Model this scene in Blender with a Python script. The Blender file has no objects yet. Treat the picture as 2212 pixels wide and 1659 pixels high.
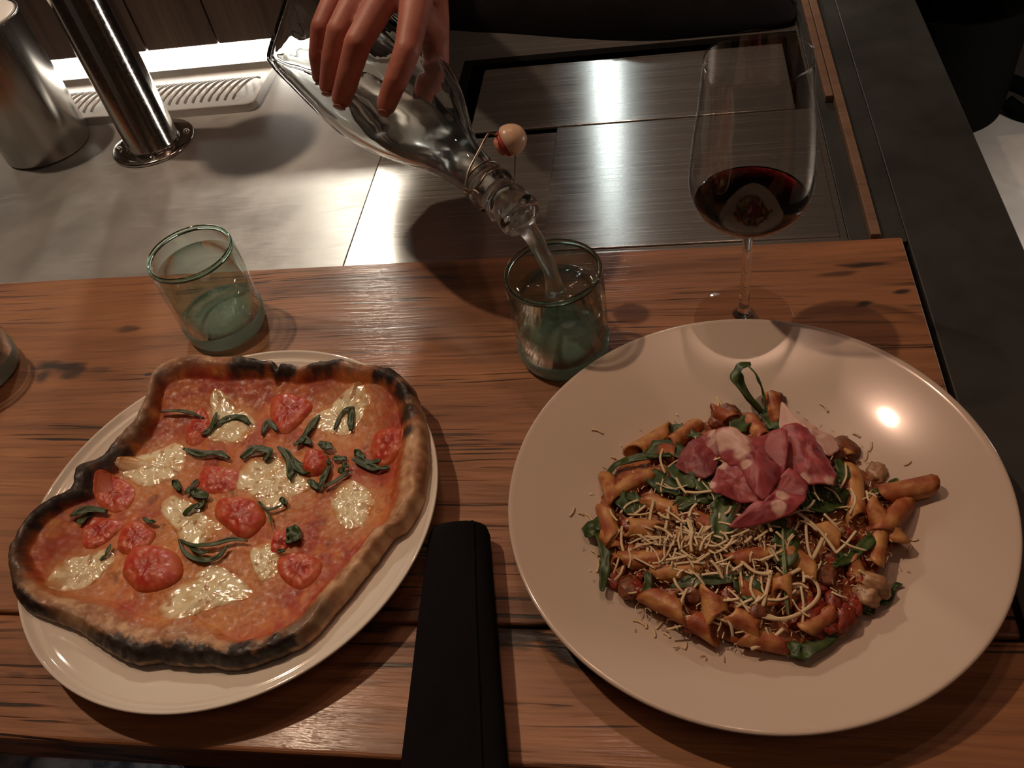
import bpy, bmesh, math, random
import numpy as np
from mathutils import Vector, Matrix, noise
random.seed(7)
SC = bpy.context.scene
COL = SC.collection

# ------------------------------------------------------------------ camera
FPX = 1900.0
CAMH = 0.5
_V = np.array([389, 1735, FPX]); _D = np.array([294, -2163, FPX]); _L = np.array([10493, -256, -FPX])
_M = np.stack([_L/np.linalg.norm(_L), _D/np.linalg.norm(_D), -_V/np.linalg.norm(_V)])
_U, _S, _Vt = np.linalg.svd(_M)
ROT = _U @ _Vt
CAM = np.array([0, 0, CAMH])
cd = bpy.data.cameras.new('camera'); cam = bpy.data.objects.new('camera', cd); COL.objects.link(cam)
cd.sensor_width = 36; cd.lens = FPX/2212*36; cd.clip_start = 0.01
X = ROT @ [1, 0, 0]; Y = -(ROT @ [0, 1, 0]); Z = -(ROT @ [0, 0, 1])
cam.matrix_world = Matrix(((X[0], Y[0], Z[0], 0), (X[1], Y[1], Z[1], 0), (X[2], Y[2], Z[2], CAMH), (0, 0, 0, 1)))
SC.camera = cam

def P(px, py, z=0.0):
    """point at height z seen at a photo pixel"""
    d = ROT @ np.array([px-1106, py-829.5, FPX]); t = (z-CAMH)/d[2]
    return Vector(CAM + d*t)
def DP(px, py, d):
    """point at optical depth d seen at a photo pixel"""
    return Vector(CAM + ROT @ (np.array([px-1106, py-829.5, FPX])/FPX*d))

# ------------------------------------------------------------------ world, lights, exposure
w = bpy.data.worlds.new('world'); SC.world = w; w.use_nodes = True
w.node_tree.nodes['Background'].inputs[0].default_value = (0.9, 0.72, 0.58, 1)
w.node_tree.nodes['Background'].inputs[1].default_value = 0.026
SC.view_settings.view_transform = 'Standard'; SC.view_settings.look = 'None'
SC.view_settings.gamma = 1; SC.view_settings.use_curve_mapping = False
SC.view_settings.exposure = 0.08
SC.cycles.max_bounces = 16; SC.cycles.transmission_bounces = 14; SC.cycles.glossy_bounces = 6
SC.cycles.transparent_max_bounces = 16
SC.cycles.sample_clamp_indirect = 4.0

def area(name, loc, target, size, power, col, shape='DISK', size_y=None):
    l = bpy.data.lights.new(name, 'AREA'); l.shape = shape; l.size = size
    if size_y: l.size_y = size_y
    l.energy = power; l.color = col
    o = bpy.data.objects.new(name, l); COL.objects.link(o); o.location = loc
    o.rotation_euler = (Vector(target)-Vector(loc)).to_track_quat('-Z', 'Y').to_euler()
    return o
def point(name, loc, r, power, col):
    l = bpy.data.lights.new(name, 'POINT'); l.shadow_soft_size = r; l.energy = power; l.color = col
    o = bpy.data.objects.new(name, l); COL.objects.link(o); o.location = loc
    return o
KEY = (-1.08, 0.91, 1.98)
point('key_lamp_light', KEY, 0.028, 56, (1.0, 0.72, 0.50))
point('house_lamp_light', (-0.16, 1.15, 1.9), 0.035, 9.5, (1.0, 0.60, 0.42))
point('house_lamp_light', (0.15, 0.98, 1.9), 0.018, 4.5, (1.0, 0.62, 0.42))
area('room_fill_light', (0.6, -0.5, 2.2), (0.1, 0.5, 0), 1.0, 2.6, (1.0, 0.60, 0.42))  # soft fill added over the whole bar, no lamp hangs here
point('back_bar_light', (-1.02, 2.45, 1.26), 0.06, 40, (1.0, 0.88, 0.72))
point('back_bar_light', (-0.17, 2.45, 0.86), 0.022, 5, (0.85, 0.95, 0.95))
area('shelf_fill_light', (0.60, 0.74, 0.0), (0.42, 0.90, -0.2), 0.10, 1.6, (1.0, 0.86, 0.74))  # added to brighten the lower shelf, no lamp stands here

# ------------------------------------------------------------------ material helpers
def mat(name, base=(.8, .8, .8), rough=.5, metal=0, **k):
    m = bpy.data.materials.new(name); m.use_nodes = True
    b = m.node_tree.nodes['Principled BSDF']
    b.inputs['Base Color'].default_value = (*base, 1); b.inputs['Roughness'].default_value = rough
    b.inputs['Metallic'].default_value = metal
    for kk, v in k.items():
        b.inputs[kk.replace('_', ' ')].default_value = v
    return m
class NT:
    def __init__(s, m): s.m = m; s.t = m.node_tree; s.b = s.t.nodes['Principled BSDF']
    def n(s, typ, ins=None, **p):
        x = s.t.nodes.new(typ)
        for k, v in p.items(): setattr(x, k, v)
        for k, v in (ins or {}).items():
            if hasattr(v, 'links'): s.t.links.new(v, x.inputs[k])
            else: x.inputs[k].default_value = v
        return x
    def link(s, a, b): s.t.links.new(a, b)
    def coord(s, which='Object'): return s.n('ShaderNodeTexCoord').outputs[which]
    def mapping(s, v, scale=(1, 1, 1), loc=(0, 0, 0), rot=(0, 0, 0)):
        return s.n('ShaderNodeMapping', {'Vector': v, 'Scale': scale, 'Location': loc, 'Rotation': rot}).outputs[0]
    def noise(s, v, scale=5, detail=4, rough=.5, dist=0):
        return s.n('ShaderNodeTexNoise', {'Vector': v, 'Scale': scale, 'Detail': detail, 'Roughness': rough, 'Distortion': dist}).outputs[0]
    def ramp(s, f, stops):
        r = s.n('ShaderNodeValToRGB', {'Fac': f}); e = r.color_ramp.elements
        while len(e) < len(stops): e.new(.5)
        for q, (p, c) in zip(e, stops): q.position = p; q.color = c if len(c) == 4 else (*c, 1)
        return r.outputs[0]
    def mr(s, v, a, b, c=0, d=1):
        return s.n('ShaderNodeMapRange', {'Value': v, 'From Min': a, 'From Max': b, 'To Min': c, 'To Max': d}).outputs[0]
    def math(s, op, a, b=0, c=0):
        return s.n('ShaderNodeMath', {0: a, 1: b, 2: c}, operation=op).outputs[0]
    def mix(s, f, a, b, mode='MIX'):
        return s.n('ShaderNodeMix', {0: f, 6: a if hasattr(a, 'links') else (*a, 1), 7: b if hasattr(b, 'links') else (*b, 1)}, data_type='RGBA', blend_type=mode).outputs[2]
    def bump(s, h, strength=.3, dist=.001, normal=None):
        i = {'Height': h, 'Strength': strength, 'Distance': dist}
        if normal is not None: i['Normal'] = normal
        return s.n('ShaderNodeBump', i).outputs[0]
    def set(s, k, v): s.link(v, s.b.inputs[k])

def vcol_mat(name, rough=.5, bump=.2, bscale=600, spec=.5, sss=0, coat=0, rnoise=None):
    m = mat(name, rough=rough); t = NT(m)
    t.set('Base Color', t.n('ShaderNodeVertexColor', layer_name='Col').outputs[0])
    c = t.coord()
    if bump: t.set('Normal', t.bump(t.noise(c, bscale, 3), bump, .0006))
    if rnoise: t.set('Roughness', t.mr(t.noise(c, 250, 3), .35, .65, rnoise[0], rnoise[1]))
    t.b.inputs['Specular IOR Level'].default_value = spec
    if sss:
        t.b.inputs['Subsurface Weight'].default_value = sss; t.b.inputs['Subsurface Radius'].default_value = (.004, .002, .001); t.b.inputs['Subsurface Scale'].default_value = 1
    if coat: t.b.inputs['Coat Weight'].default_value = coat; t.b.inputs['Coat Roughness'].default_value = .12
    return m

# ------------------------------------------------------------------ mesh helpers
def mesh_obj(name, verts, faces, m=None, parent=None, smooth=True, cols=None):
    me = bpy.data.meshes.new(name); me.from_pydata([tuple(v) for v in verts], [], faces); me.update()
    bm_ = bmesh.new(); bm_.from_mesh(me); bmesh.ops.recalc_face_normals(bm_, faces=bm_.faces); bm_.to_mesh(me); bm_.free()
    if smooth: me.polygons.foreach_set('use_smooth', [True]*len(me.polygons))
    if m: me.materials.append(m)
    if cols is not None:
        a = me.color_attributes.new('Col', 'FLOAT_COLOR', 'POINT')
        arr = np.ones((len(verts), 4), dtype=np.float32); arr[:, :3] = np.array(cols)[:, :3]
        a.data.foreach_set('color', arr.ravel())
    o = bpy.data.objects.new(name, me); COL.objects.link(o)
    if parent: o.parent = parent
    return o
def bm_obj(name, bm, m=None, parent=None, smooth=False):
    bmesh.ops.recalc_face_normals(bm, faces=bm.faces)
    me = bpy.data.meshes.new(name); bm.to_mesh(me); bm.free()
    if smooth: me.polygons.foreach_set('use_smooth', [True]*len(me.polygons))
    if m: me.materials.append(m)
    o = bpy.data.objects.new(name, me); COL.objects.link(o)
    if parent: o.parent = parent
    return o
def thing(name, label, cat, loc=(0, 0, 0), group=None):
    o = bpy.data.objects.new(name, None); COL.objects.link(o); o.location = loc; o.empty_display_size = .02
    o['label'] = label; o['category'] = cat
    if group: o['group'] = group
    return o
def tag(o, label, cat, group=None, kind=None):
    o['label'] = label; o['category'] = cat
    if group: o['group'] = group
    if kind: o['kind'] = kind
    return o
def child(parent, *objs):
    """parent world-space children to a thing without moving them"""
    for o in objs:
        o.parent = parent; o.matrix_parent_inverse = Matrix.Translation(parent.location).inverted()
def box(name, x0, x1, y0, y1, z0, z1, m, bev=0, seg=2, parent=None):
    bm = bmesh.new(); bmesh.ops.create_cube(bm, size=1)
    for v in bm.verts:
        v.co = Vector((x0+(v.co.x+.5)*(x1-x0), y0+(v.co.y+.5)*(y1-y0), z0+(v.co.z+.5)*(z1-z0)))
    if bev: bmesh.ops.bevel(bm, geom=bm.edges[:], offset=bev, segments=seg, affect='EDGES', profile=.5)
    return bm_obj(name, bm, m, parent, smooth=False)
def lathe(name, prof, m, loc=(0, 0, 0), n=64, closed=False, parent=None, cols=None):
    """prof: list (r,z). closed=True joins last to first"""
    vs, fs, rows = [], [], []
    for r, z in prof:
        if r < 1e-6: vs.append((loc[0], loc[1], loc[2]+z)); rows.append([len(vs)-1]*n)
        else:
            s = len(vs)
            for i in range(n):
                a = 2*math.pi*i/n; vs.append((loc[0]+r*math.cos(a), loc[1]+r*math.sin(a), loc[2]+z))
            rows.append(list(range(s, s+n)))
    L = len(rows); R = range(L if closed else L-1)
    for j in R:
        A, B = rows[j], rows[(j+1) % L]
        for i in range(n):
            k = (i+1) % n; q = [A[i], A[k], B[k], B[i]]; u = []
            for x in q:
                if x not in u: u.append(x)
            if len(u) > 2: fs.append(u)
    return mesh_obj(name, vs, fs, m, parent)
def smooth_prof(pts, k=6):
    return [tuple(p) for p in catmull(pts, k)]
def catmull(pts, k=6, closed=False):
    pts = [np.array(p, float) for p in pts]; n = len(pts); out = []
    rng = range(n) if closed else range(n-1)
    for i in rng:
        if closed: a, b, c, d = pts[(i-1) % n], pts[i], pts[(i+1) % n], pts[(i+2) % n]
        else: a, b, c, d = pts[max(i-1, 0)], pts[i], pts[i+1], pts[min(i+2, n-1)]
        for j in range(k):
            t = j/k
            out.append(.5*((2*b)+(-a+c)*t+(2*a-5*b+4*c-d)*t*t+(-a+3*b-3*c+d)*t**3))
    if not closed: out.append(pts[-1])
    return out
def tube(name, pts, r, m, n=8, parent=None, closed=False, caps=True, flat=1.0, up=None):
    """sweep a (possibly flattened) circle along pts; r number or list"""
    pts = [Vector(p) for p in pts]; L = len(pts); rs = r if hasattr(r, '__len__') else [r]*L
    vs, fs = [], []; pu = Vector(up) if up else None
    for i, p in enumerate(pts):
        if closed: t = pts[(i+1) % L]-pts[i-1]
        else: t = pts[min(i+1, L-1)]-pts[max(i-1, 0)]
        if t.length < 1e-9: t = Vector((0, 0, 1))
        t.normalize()
        if pu is None: pu = Vector((0, 0, 1)) if abs(t.z) < .9 else Vector((1, 0, 0))
        u = (pu-t*pu.dot(t))
        if u.length < 1e-6: u = t.orthogonal()
        u.normalize(); v = t.cross(u)
        if not up: pu = u
        for j in range(n):
            a = 2*math.pi*j/n; vs.append(p+(u*math.sin(a)*flat+v*math.cos(a))*rs[i])
    for i in range(L if closed else L-1):
        for j in range(n):
            k = (j+1) % n; a = i*n; b = ((i+1) % L)*n
            fs.append([a+j, a+k, b+k, b+j])
    if caps and not closed:
        fs.append(list(range(n))[::-1]); fs.append([(L-1)*n+j for j in range(n)])
    return mesh_obj(name, vs, fs, m, parent)
def nz(x, y, s, z=0.): return noise.noise(Vector((x*s, y*s, z)))
def fbm(x, y, s, o=4, z=0.):
    v = 0; a = 1; tot = 0
    for i in range(o):
        v += a*noise.noise(Vector((x*s, y*s, z+i*7.3))); tot += a; a *= .5; s *= 2
    return v/tot
def ss(a, b, x):
    t = min(1, max(0, (x-a)/(b-a))); return t*t*(3-2*t)
def mixc(a, b, t): return tuple(a[i]*(1-t)+b[i]*t for i in range(3))

# ------------------------------------------------------------------ materials
def wood_mat(name, light, dark, knots=(), scale=1.0, checks=True, gloss=.38, seed=0., coat=0):
    m = mat(name, rough=gloss); t = NT(m); c = t.coord()
    warp = t.n('ShaderNodeTexNoise', {'Vector': t.mapping(c, (2.2, 9, 4), (seed, 0, 0)), 'Scale': 1.0, 'Detail': 3}).outputs[1]
    wv = t.n('ShaderNodeVectorMath', {0: warp, 1: (.5, .5, .5)}, operation='SUBTRACT').outputs[0]
    wv = t.n('ShaderNodeVectorMath', {0: wv, 'Scale': .030}, operation='SCALE').outputs[0]
    cw = t.n('ShaderNodeVectorMath', {0: c, 1: wv}, operation='ADD').outputs[0]
    broad = t.noise(t.mapping(cw, (2.6*scale, 34*scale, 34*scale), (seed, seed*2, 0)), 1, 5, .6)
    fine = t.noise(t.mapping(cw, (14*scale, 420*scale, 420*scale), (seed, 0, seed)), 1, 4, .6)
    mid = t.noise(t.mapping(cw, (5*scale, 130*scale, 130*scale), (seed*3, 0, 0)), 1, 4, .6)
    col = t.ramp(broad, [(.28, dark), (.5, mixc(light, dark, .4)), (.72, light)])
    col = t.mix(t.mr(mid, .45, .75, 0, .45), col, mixc(dark, (0, 0, 0), .35))
    col = t.mix(t.mr(fine, .5, .8, 0, .5), col, mixc(dark, (0, 0, 0), .5))
    h = t.math('MULTIPLY', fine, 1.0)
    if checks:
        ck = t.noise(t.mapping(cw, (7, 300, 60), (seed+3, 0, 0)), 1, 3, .5, .6)
        msk = t.noise(t.mapping(c, (5, 9, 5), (seed+9, 1, 0)), 1, 2)
        ckm = t.math('MULTIPLY', t.mr(ck, .585, .64, 0, 1), t.mr(msk, .42, .56, .12, 1))
        col = t.mix(ckm, col, (.018, .007, .003))
        h = t.math('SUBTRACT', h, t.math('MULTIPLY', ckm, 1.2))
    if knots:
        nd = t.n('ShaderNodeTexNoise', {'Vector': t.mapping(c, (30, 80, 30)), 'Scale': 1.0, 'Detail': 4}).outputs[1]
        nd = t.n('ShaderNodeVectorMath', {0: nd, 1: (.5, .5, .5)}, operation='SUBTRACT').outputs[0]
        for (kx, ky, rx, ry, rot, st) in knots:
            v = t.n('ShaderNodeVectorMath', {0: c, 1: (kx, ky, 0)}, operation='SUBTRACT').outputs[0]
            v = t.mapping(v, (1/rx, 1/ry, 0), (0, 0, 0), (0, 0, 0)) if not rot else t.mapping(t.mapping(v, (1, 1, 0), (0, 0, 0), (0, 0, -rot)), (1/rx, 1/ry, 0))
            v = t.n('ShaderNodeVectorMath', {0: v, 1: t.n('ShaderNodeVectorMath', {0: nd, 'Scale': 2.6}, operation='SCALE').outputs[0]}, operation='ADD').outputs[0]
            ln = t.n('ShaderNodeVectorMath', {0: v}, operation='LENGTH').outputs['Value']
            f = t.mr(ln, .55, 1.25, st, 0)
            col = t.mix(f, col, (.022, .010, .006))
            h = t.math('SUBTRACT', h, t.math('MULTIPLY', f, .8))
    t.set('Base Color', col)
    t.set('Normal', t.bump(h, .55, .0007))
    t.set('Roughness', t.mr(fine, .3, .7, gloss-.08, gloss+.12))
    if coat:
        t.b.inputs['Coat Weight'].default_value = coat; t.b.inputs['Coat Roughness'].default_value = .15; t.set('Coat Normal', t.bump(t.math('ADD', fine, mid), .4, .0007))
    return m
def steel_mat(name, base, rough, brush=(4, 600), aniso=0., rot=.25, spots=True, metal=1.0, seed=0., bst=.12):
    m = mat(name, base, rough, metal); t = NT(m); c = t.coord()
    br = t.noise(t.mapping(c, (brush[0], brush[1], brush[1]), (seed, 0, 0)), 1, 3, .6)
    if spots:
        sp = t.noise(t.mapping(c, (9, 9, 9), (seed, 3, 0)), 1, 5, .65)
        t.set('Base Color', t.mix(t.mr(sp, .35, .7), mixc(base, (0, 0, 0), .22), base))
        r = t.math('ADD', t.mr(sp, .3, .7, rough-.06, rough+.08), t.mr(br, .3, .7, -.03, .03))
    else: r = t.mr(br, .3, .7, rough-.05, rough+.05)
    t.set('Roughness', r)
    t.set('Normal', t.bump(br, bst, .0004))
    if aniso:
        t.b.inputs['Anisotropic'].default_value = aniso; t.b.inputs['Anisotropic Rotation'].default_value = rot
        t.set('Tangent', t.n('ShaderNodeTangent', direction_type='UV_MAP', uv_map='flat').outputs[0])
    return m
def flat_uv(o):
    me = o.data; uv = me.uv_layers.new(name='flat')
    for l in me.loops: c = me.vertices[l.vertex_index].co; uv.data[l.index].uv = (c.x, c.y)

M = {}
M['chrome'] = steel_mat('polished_steel', (.62, .60, .57), .13, (300, 300), spots=False, bst=.03)
M['brushed'] = steel_mat('brushed_steel', (.42, .40, .37), .24, (400, 9), spots=False, bst=.05)
M['steel_left'] = steel_mat('worn_steel_sheet', (.56, .575, .575), .36, (30, 260), metal=.55, seed=2., bst=.06, aniso=.6)
t = NT(M['steel_left']); c = t.coord(); nn_ = None
sc1 = t.noise(t.mapping(t.mapping(c, (1, 1, 1), (0, 0, 0), (0, 0, -.22)), (12, 520, 1)), 1, 2, .5, .3); mk = t.noise(t.mapping(c, (7, 7, 1), (8, 2, 0)), 1, 2)
scm = t.math('MULTIPLY', t.mr(sc1, .64, .74), t.mr(mk, .45, .62))
old_ = t.b.inputs['Normal'].links[0].from_socket
t.set('Normal', t.bump(scm, .35, .0004, old_))
M['steel_mid'] = steel_mat('brushed_steel_sheet', (.40, .40, .385), .24, (3, 500), metal=.86, seed=5., bst=.001, aniso=.88, spots=False)
M['steel_low'] = steel_mat('work_shelf_steel', (.60, .58, .55), .40, (60, 60), metal=.6, seed=3.)
M['steel_dark'] = steel_mat('dull_dark_steel', (.085, .082, .076), .48, (300, 300), metal=.7, seed=8., bst=.06)
M['black'] = mat('black_recess', (.004, .004, .004), .7, Specular_IOR_Level=.1)
M['black_cloth'] = mat('black_cloth', (.0055, .0042, .0050), .95, Specular_IOR_Level=.15)
M['denim'] = mat('denim', (.11, .14, .20), .95)
M['porcelain'] = mat('glazed_white_china', (.84, .76, .66), .09, Coat_Weight=.5, Coat_Roughness=.03)
M['plate2'] = mat('glazed_ivory_china', (.66, .52, .42), .15, Coat_Weight=.4, Coat_Roughness=.05)
def glass(name, col, ior=1.48, rough=0.0, dens=None):
    m = mat(name, col, rough); b = m.node_tree.nodes['Principled BSDF']
    b.inputs['Transmission Weight'].default_value = 1; b.inputs['IOR'].default_value = ior
    if dens:
        v = m.node_tree.nodes.new('ShaderNodeVolumeAbsorption'); v.inputs['Color'].default_value = (*dens[0], 1); v.inputs['Density'].default_value = dens[1]
        m.node_tree.links.new(v.outputs[0], m.node_tree.nodes['Material Output'].inputs['Volume'])
    return m
M['green_glass'] = glass('pale_green_glass', (.98, 1, .99), 1.5, 0, ((.36, .82, .70), 16))
M['clear_glass'] = glass('clear_glass', (1, 1, 1), 1.46)
M['base_glass'] = mat('stippled_green_glass', (.50, .68, .61), .10, Transmission_Weight=.75, IOR=1.5)
t = NT(M['base_glass']); t.set('Normal', t.bump(t.noise(t.coord(), 420, 2), .8, .0012))
M['rim_glass'] = glass('green_rim_glass', (.9, 1, .95), 1.5, 0, ((.30, .75, .60), 140))
def thin(name, ior, tint, rough=.02):
    """clear shell: straight-through light plus Fresnel reflection"""
    tg = bpy.data.materials.new(name); tg.use_nodes = True; q_ = tg.node_tree; q_.nodes.remove(q_.nodes['Principled BSDF'])
    a_ = q_.nodes.new('ShaderNodeBsdfTransparent'); g_ = q_.nodes.new('ShaderNodeBsdfGlossy'); g_.inputs['Roughness'].default_value = rough
    f_ = q_.nodes.new('ShaderNodeFresnel'); x_ = q_.nodes.new('ShaderNodeMixShader'); a_.inputs[0].default_value = (*tint, 1)
    ge_ = q_.nodes.new('ShaderNodeNewGeometry'); mr_ = q_.nodes.new('ShaderNodeMapRange'); mr_.inputs['To Min'].default_value = ior; mr_.inputs['To Max'].default_value = 1/ior
    q_.links.new(ge_.outputs['Backfacing'], mr_.inputs[0]); q_.links.new(mr_.outputs[0], f_.inputs[0])
    q_.links.new(f_.outputs[0], x_.inputs[0]); q_.links.new(a_.outputs[0], x_.inputs[1]); q_.links.new(g_.outputs[0], x_.inputs[2]); q_.links.new(x_.outputs[0], q_.nodes['Material Output'].inputs[0])
    return tg
M['thin_glass'] = thin('thin_clear_glass', 1.45, (.975, .965, .96))
M['tumbler_wall'] = thin('thin_green_glass', 1.5, (.90, .955, .93))
M['tumbler_water'] = thin('clear_water', 1.33, (.95, .955, .93))
M['tumbler_churn'] = thin('clear_churned_water', 1.42, (.91, .93, .89), .10)
M['bottle_glass'] = glass('bottle_glass', (.97, .99, .98), 1.46)
M['water'] = glass('water', (1, 1, 1), 1.33)
M['stream'] = glass('aerated_water', (1, .98, .95), 1.33, .32)
M['slop'] = glass('slopping_water', (1, 1, 1), 1.33, .14)
M['churn'] = glass('churning_water', (1, 1, 1), 1.33, .10)
M['wine'] = glass('red_wine', (.75, .10, .12), 1.34, 0, ((.42, .01, .03), 600))
M['amber'] = glass('amber_drink', (.8, .35, .1), 1.34, 0, ((.7, .25, .05), 40))

# ------------------------------------------------------------------ room shell
KN = []
def knot(px, py, rx, ry, rot=0, st=.95):
    p = P(px, py); KN.append((p.x, p.y, rx, ry, rot, st))
knot(125, 790, .024, .0065, 0, .95); knot(90, 815, .0085, .0085, .5, .8); knot(160, 802, .011, .009, 0, .8)
knot(322, 808, .006, .0022, 0); knot(275, 713, .013, .004, .1, .7); knot(210, 800, .010, .004, 0, .5)
knot(1868, 572, .020, .0035, 0, .95); knot(1815, 590, .016, .003, .1, .7); knot(1945, 631, .006, .003); knot(1868, 658, .006, .004)
knot(1560, 560, .03, .003, 0, .4); knot(1125, 1372, .026, .0065, 0, 1); knot(1100, 1385, .012, .006, 0, 1); knot(1170, 1352, .014, .0028, .15, 1)
knot(1205, 1402, .020, .0048, -.45, 1); knot(1250, 1432, .020, .0042, -.5, 1); knot(820, 1358, .012, .0035, .05, .9); knot(860, 1395, .03, .0012, 0, .9)
knot(1110, 655, .02, .004, 0, .5); knot(40, 1455, .01, .002, 0, .5)
M['bar_wood'] = wood_mat('old_oak_bar', (.45, .195, .080), (.165, .060, .024), KN, gloss=.50, coat=.30)
M['slat_wood'] = wood_mat('dark_wall_boards', (.14, .085, .055), (.065, .035, .022), (), checks=False, gloss=.6, seed=4.)
M['strip_wood'] = wood_mat('pale_edge_wood', (.24, .14, .085), (.15, .08, .045), (), checks=False, gloss=.55, seed=6.)
dark_wall = mat('dark_paint', (.035, .027, .022), .85)
floor_m = mat('dark_floor', (.03, .025, .022), .7)
def struct(o): o['kind'] = 'structure'; return o
struct(box('floor', -3, 3, -2.2, 3.4, -1.12, -1.07, floor_m))
struct(box('ceiling', -3, 3, -2.2, 3.4, 2.4, 2.45, dark_wall))
struct(box('wall_back', -3, 3, 3.3, 3.4, -1.07, 2.4, dark_wall))
struct(box('wall_front', -3, 3, -2.2, -2.1, -1.07, 2.4, dark_wall))
struct(box('wall_left', -3.1, -3, -2.2, 3.4, -1.07, 2.4, dark_wall))
struct(box('wall_right', 3, 3.1, -2.2, 3.4, -1.07, 2.4, dark_wall))

# low board wall behind the taps, raised off the counter over a strip light
bw = bpy.data.objects.new('wall_boards', None); COL.objects.link(bw); bw['kind'] = 'structure'
xs = -1.62; i = 0
widths = [.092, .105, .088, .110, .096, .083, .101, .094, .112, .087, .099, .104, .076]
for i, wd in enumerate(widths):
    d = random.uniform(-.002, .002)
    o = box('board', xs+.001, xs+wd-.001, 1.012+d, 1.034+d, .028+random.uniform(0, .0012), .19, M['slat_wood'], .0016, 2)
    # each board's grain runs upright: rotate its texture by turning the mesh data
    o.data.transform(Matrix.Translation((-xs, 0, 0))); o.data.transform(Matrix.Rotation(math.pi/2, 4, 'Y')); o.rotation_euler = (0, -math.pi/2, 0); o.location = (xs, 0, 0)
    child(bw, o); xs += wd
sl = thing('strip_light', 'glowing white strip light under the dark board wall behind the taps', 'light', (-1.0, 1.02, 0))
em = bpy.data.materials.new('lit_diffuser'); em.use_nodes = True
b = em.node_tree.nodes['Principled BSDF']; b.inputs['Base Color'].default_value = (1, 1, 1, 1)
b.inputs['Emission Color'].default_value = (1, .93, .82, 1); b.inputs['Emission Strength'].default_value = 6.0
child(sl, box('diffuser', -1.62, -.40, 1.016, 1.022, .0005, .0275, em, .001), box('housing', -1.62, -.40, 1.0225, 1.034, .0005, .0275, M['chrome'], .001))

# ------------------------------------------------------------------ bar tops
def framed(name, o, h, z0, z1, m):
    """flat sheet with one rectangular opening"""
    X_ = [o[0], h[0], h[1], o[1]]; Y_ = [o[2], h[2], h[3], o[3]]; vs = [(x, y, z) for z in (z0, z1) for y in Y_ for x in X_]; fs = []
    id_ = lambda i, j, k: k*16+j*4+i
    for j in range(3):
        for i in range(3):
            if i == 1 and j == 1: continue
            for k in (0, 1): fs.append([id_(i, j, k), id_(i+1, j, k), id_(i+1, j+1, k), id_(i, j+1, k)])
    ring = lambda c: [(c[q], c[(q+1) % len(c)]) for q in range(len(c))]
    outer = [(0, 0), (1, 0), (2, 0), (3, 0), (3, 1), (3, 2), (3, 3), (2, 3), (1, 3), (0, 3), (0, 2), (0, 1)]
    for c in (outer, [(1, 1), (2, 1), (2, 2), (1, 2)]):
        for (a, b_) in ring(c): fs.append([id_(*a, 0), id_(*b_, 0), id_(*b_, 1), id_(*a, 1)])
    return mesh_obj(name, vs, fs, m, smooth=False)
ZS = -.004
ct = thing('steel_counter', 'long scratched stainless steel counter behind the wooden bar top', 'counter', (-.7, .6, 0))
child(ct, box('counter_sheet', -1.62, -.2993, .604, 1.064, -.022, ZS, M['steel_left'], .0008),
      framed('counter_sheet', (-.2987, .149, .604, 1.064), (-.2345, .146, .805, .975), -.022, ZS, M['steel_mid']),
      box('base_panel', -1.62, -.24, .70, 1.05, -1.07, -.024, M['black'], .001))
ib = thing('ice_bin', 'black framed ice bin with steel lids let into the counter', 'ice bin', (-.05, .88, -.1))
bm = bmesh.new()
for (x0, x1, y0, y1, z0, z1) in ((-.234, -.2225, .8055, .9745, -.12, ZS-.0005), (.134, .1455, .8055, .9745, -.12, ZS-.0005), (-.2225, .134, .963, .9745, -.12, ZS-.0005), (-.234, .1455, .8055, .9745, -.125, -.12)):
    g = bmesh.ops.create_cube(bm, size=1)
    for v in g['verts']: v.co = Vector((x0+(v.co.x+.5)*(x1-x0), y0+(v.co.y+.5)*(y1-y0), z0+(v.co.z+.5)*(z1-z0)))
child(ib, bm_obj('bin_frame', bm, M['black']), box('bin_base', -.234, .1455, .70, 1.05, -1.07, -.127, M['black'], .001))
child(ib, box('lid', -.2055, .128, .812, .9435, -.0045, -.001, M['steel_mid'], .0008))
fl = box('flat_lid', -.112, .143, .612, .8115, ZS, -.0022, M['steel_mid'], .0006); child(ib, fl)
fl['label'] = 'front lid laid flat, reaching the wooden bar'

for o in list(COL.objects):
    if o.type == 'MESH' and o.data.materials and o.data.materials[0] in (M['steel_left'], M['steel_mid']): flat_uv(o)
wb = thing('wooden_bar_top', 'worn oak bar top of two boards carrying the food', 'bar top', (-.3, .4, -.03))
child(wb, box('board', -1.1, .1905, .2485, .6035, -.036, 0, M['bar_wood'], .0022, 3),
      box('board', -1.1, .62, .164, .2470, -.036, -.0003, M['bar_wood'], .0028, 3))
sc_ = thing('side_counter', 'dark grey steel counter along the right end of the bar', 'counter', (.24, .6, 0))
child(sc_, box('counter_top', .1965, .281, .2485, 1.064, -.03, ZS-.002, M['steel_dark'], .001),
      box('counter_top', .150, .1965, .6045, 1.064, -.03, ZS-.002, M['steel_dark'], .001),
      box('side_panel', .150, .279, .70, 1.05, -1.07, -.031, M['black'], .001))
st = thing('wooden_edge_strip', 'narrow pale wooden strip dividing the steel counter from the dark one', 'trim', (.16, .8, 0))
child(st, box('strip', .1660, .1740, .605, 1.064, -.0055, .003, M['strip_wood'], .0008), box('strip', .1580, .1655, .825, 1.064, -.0055, .002, M['strip_wood'], .0008))
ls = thing('lower_steel_shelf', 'lit steel work shelf below the side counter at the right', 'shelf', (.6, .7, -.2))
child(ls, box('shelf_top', .30, 1.3, .25, 1.09, -.215, -.20, M['steel_low'], .001), box('shelf_base', .31, 1.29, .3, .85, -1.07, -.216, M['black'], .001))

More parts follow.
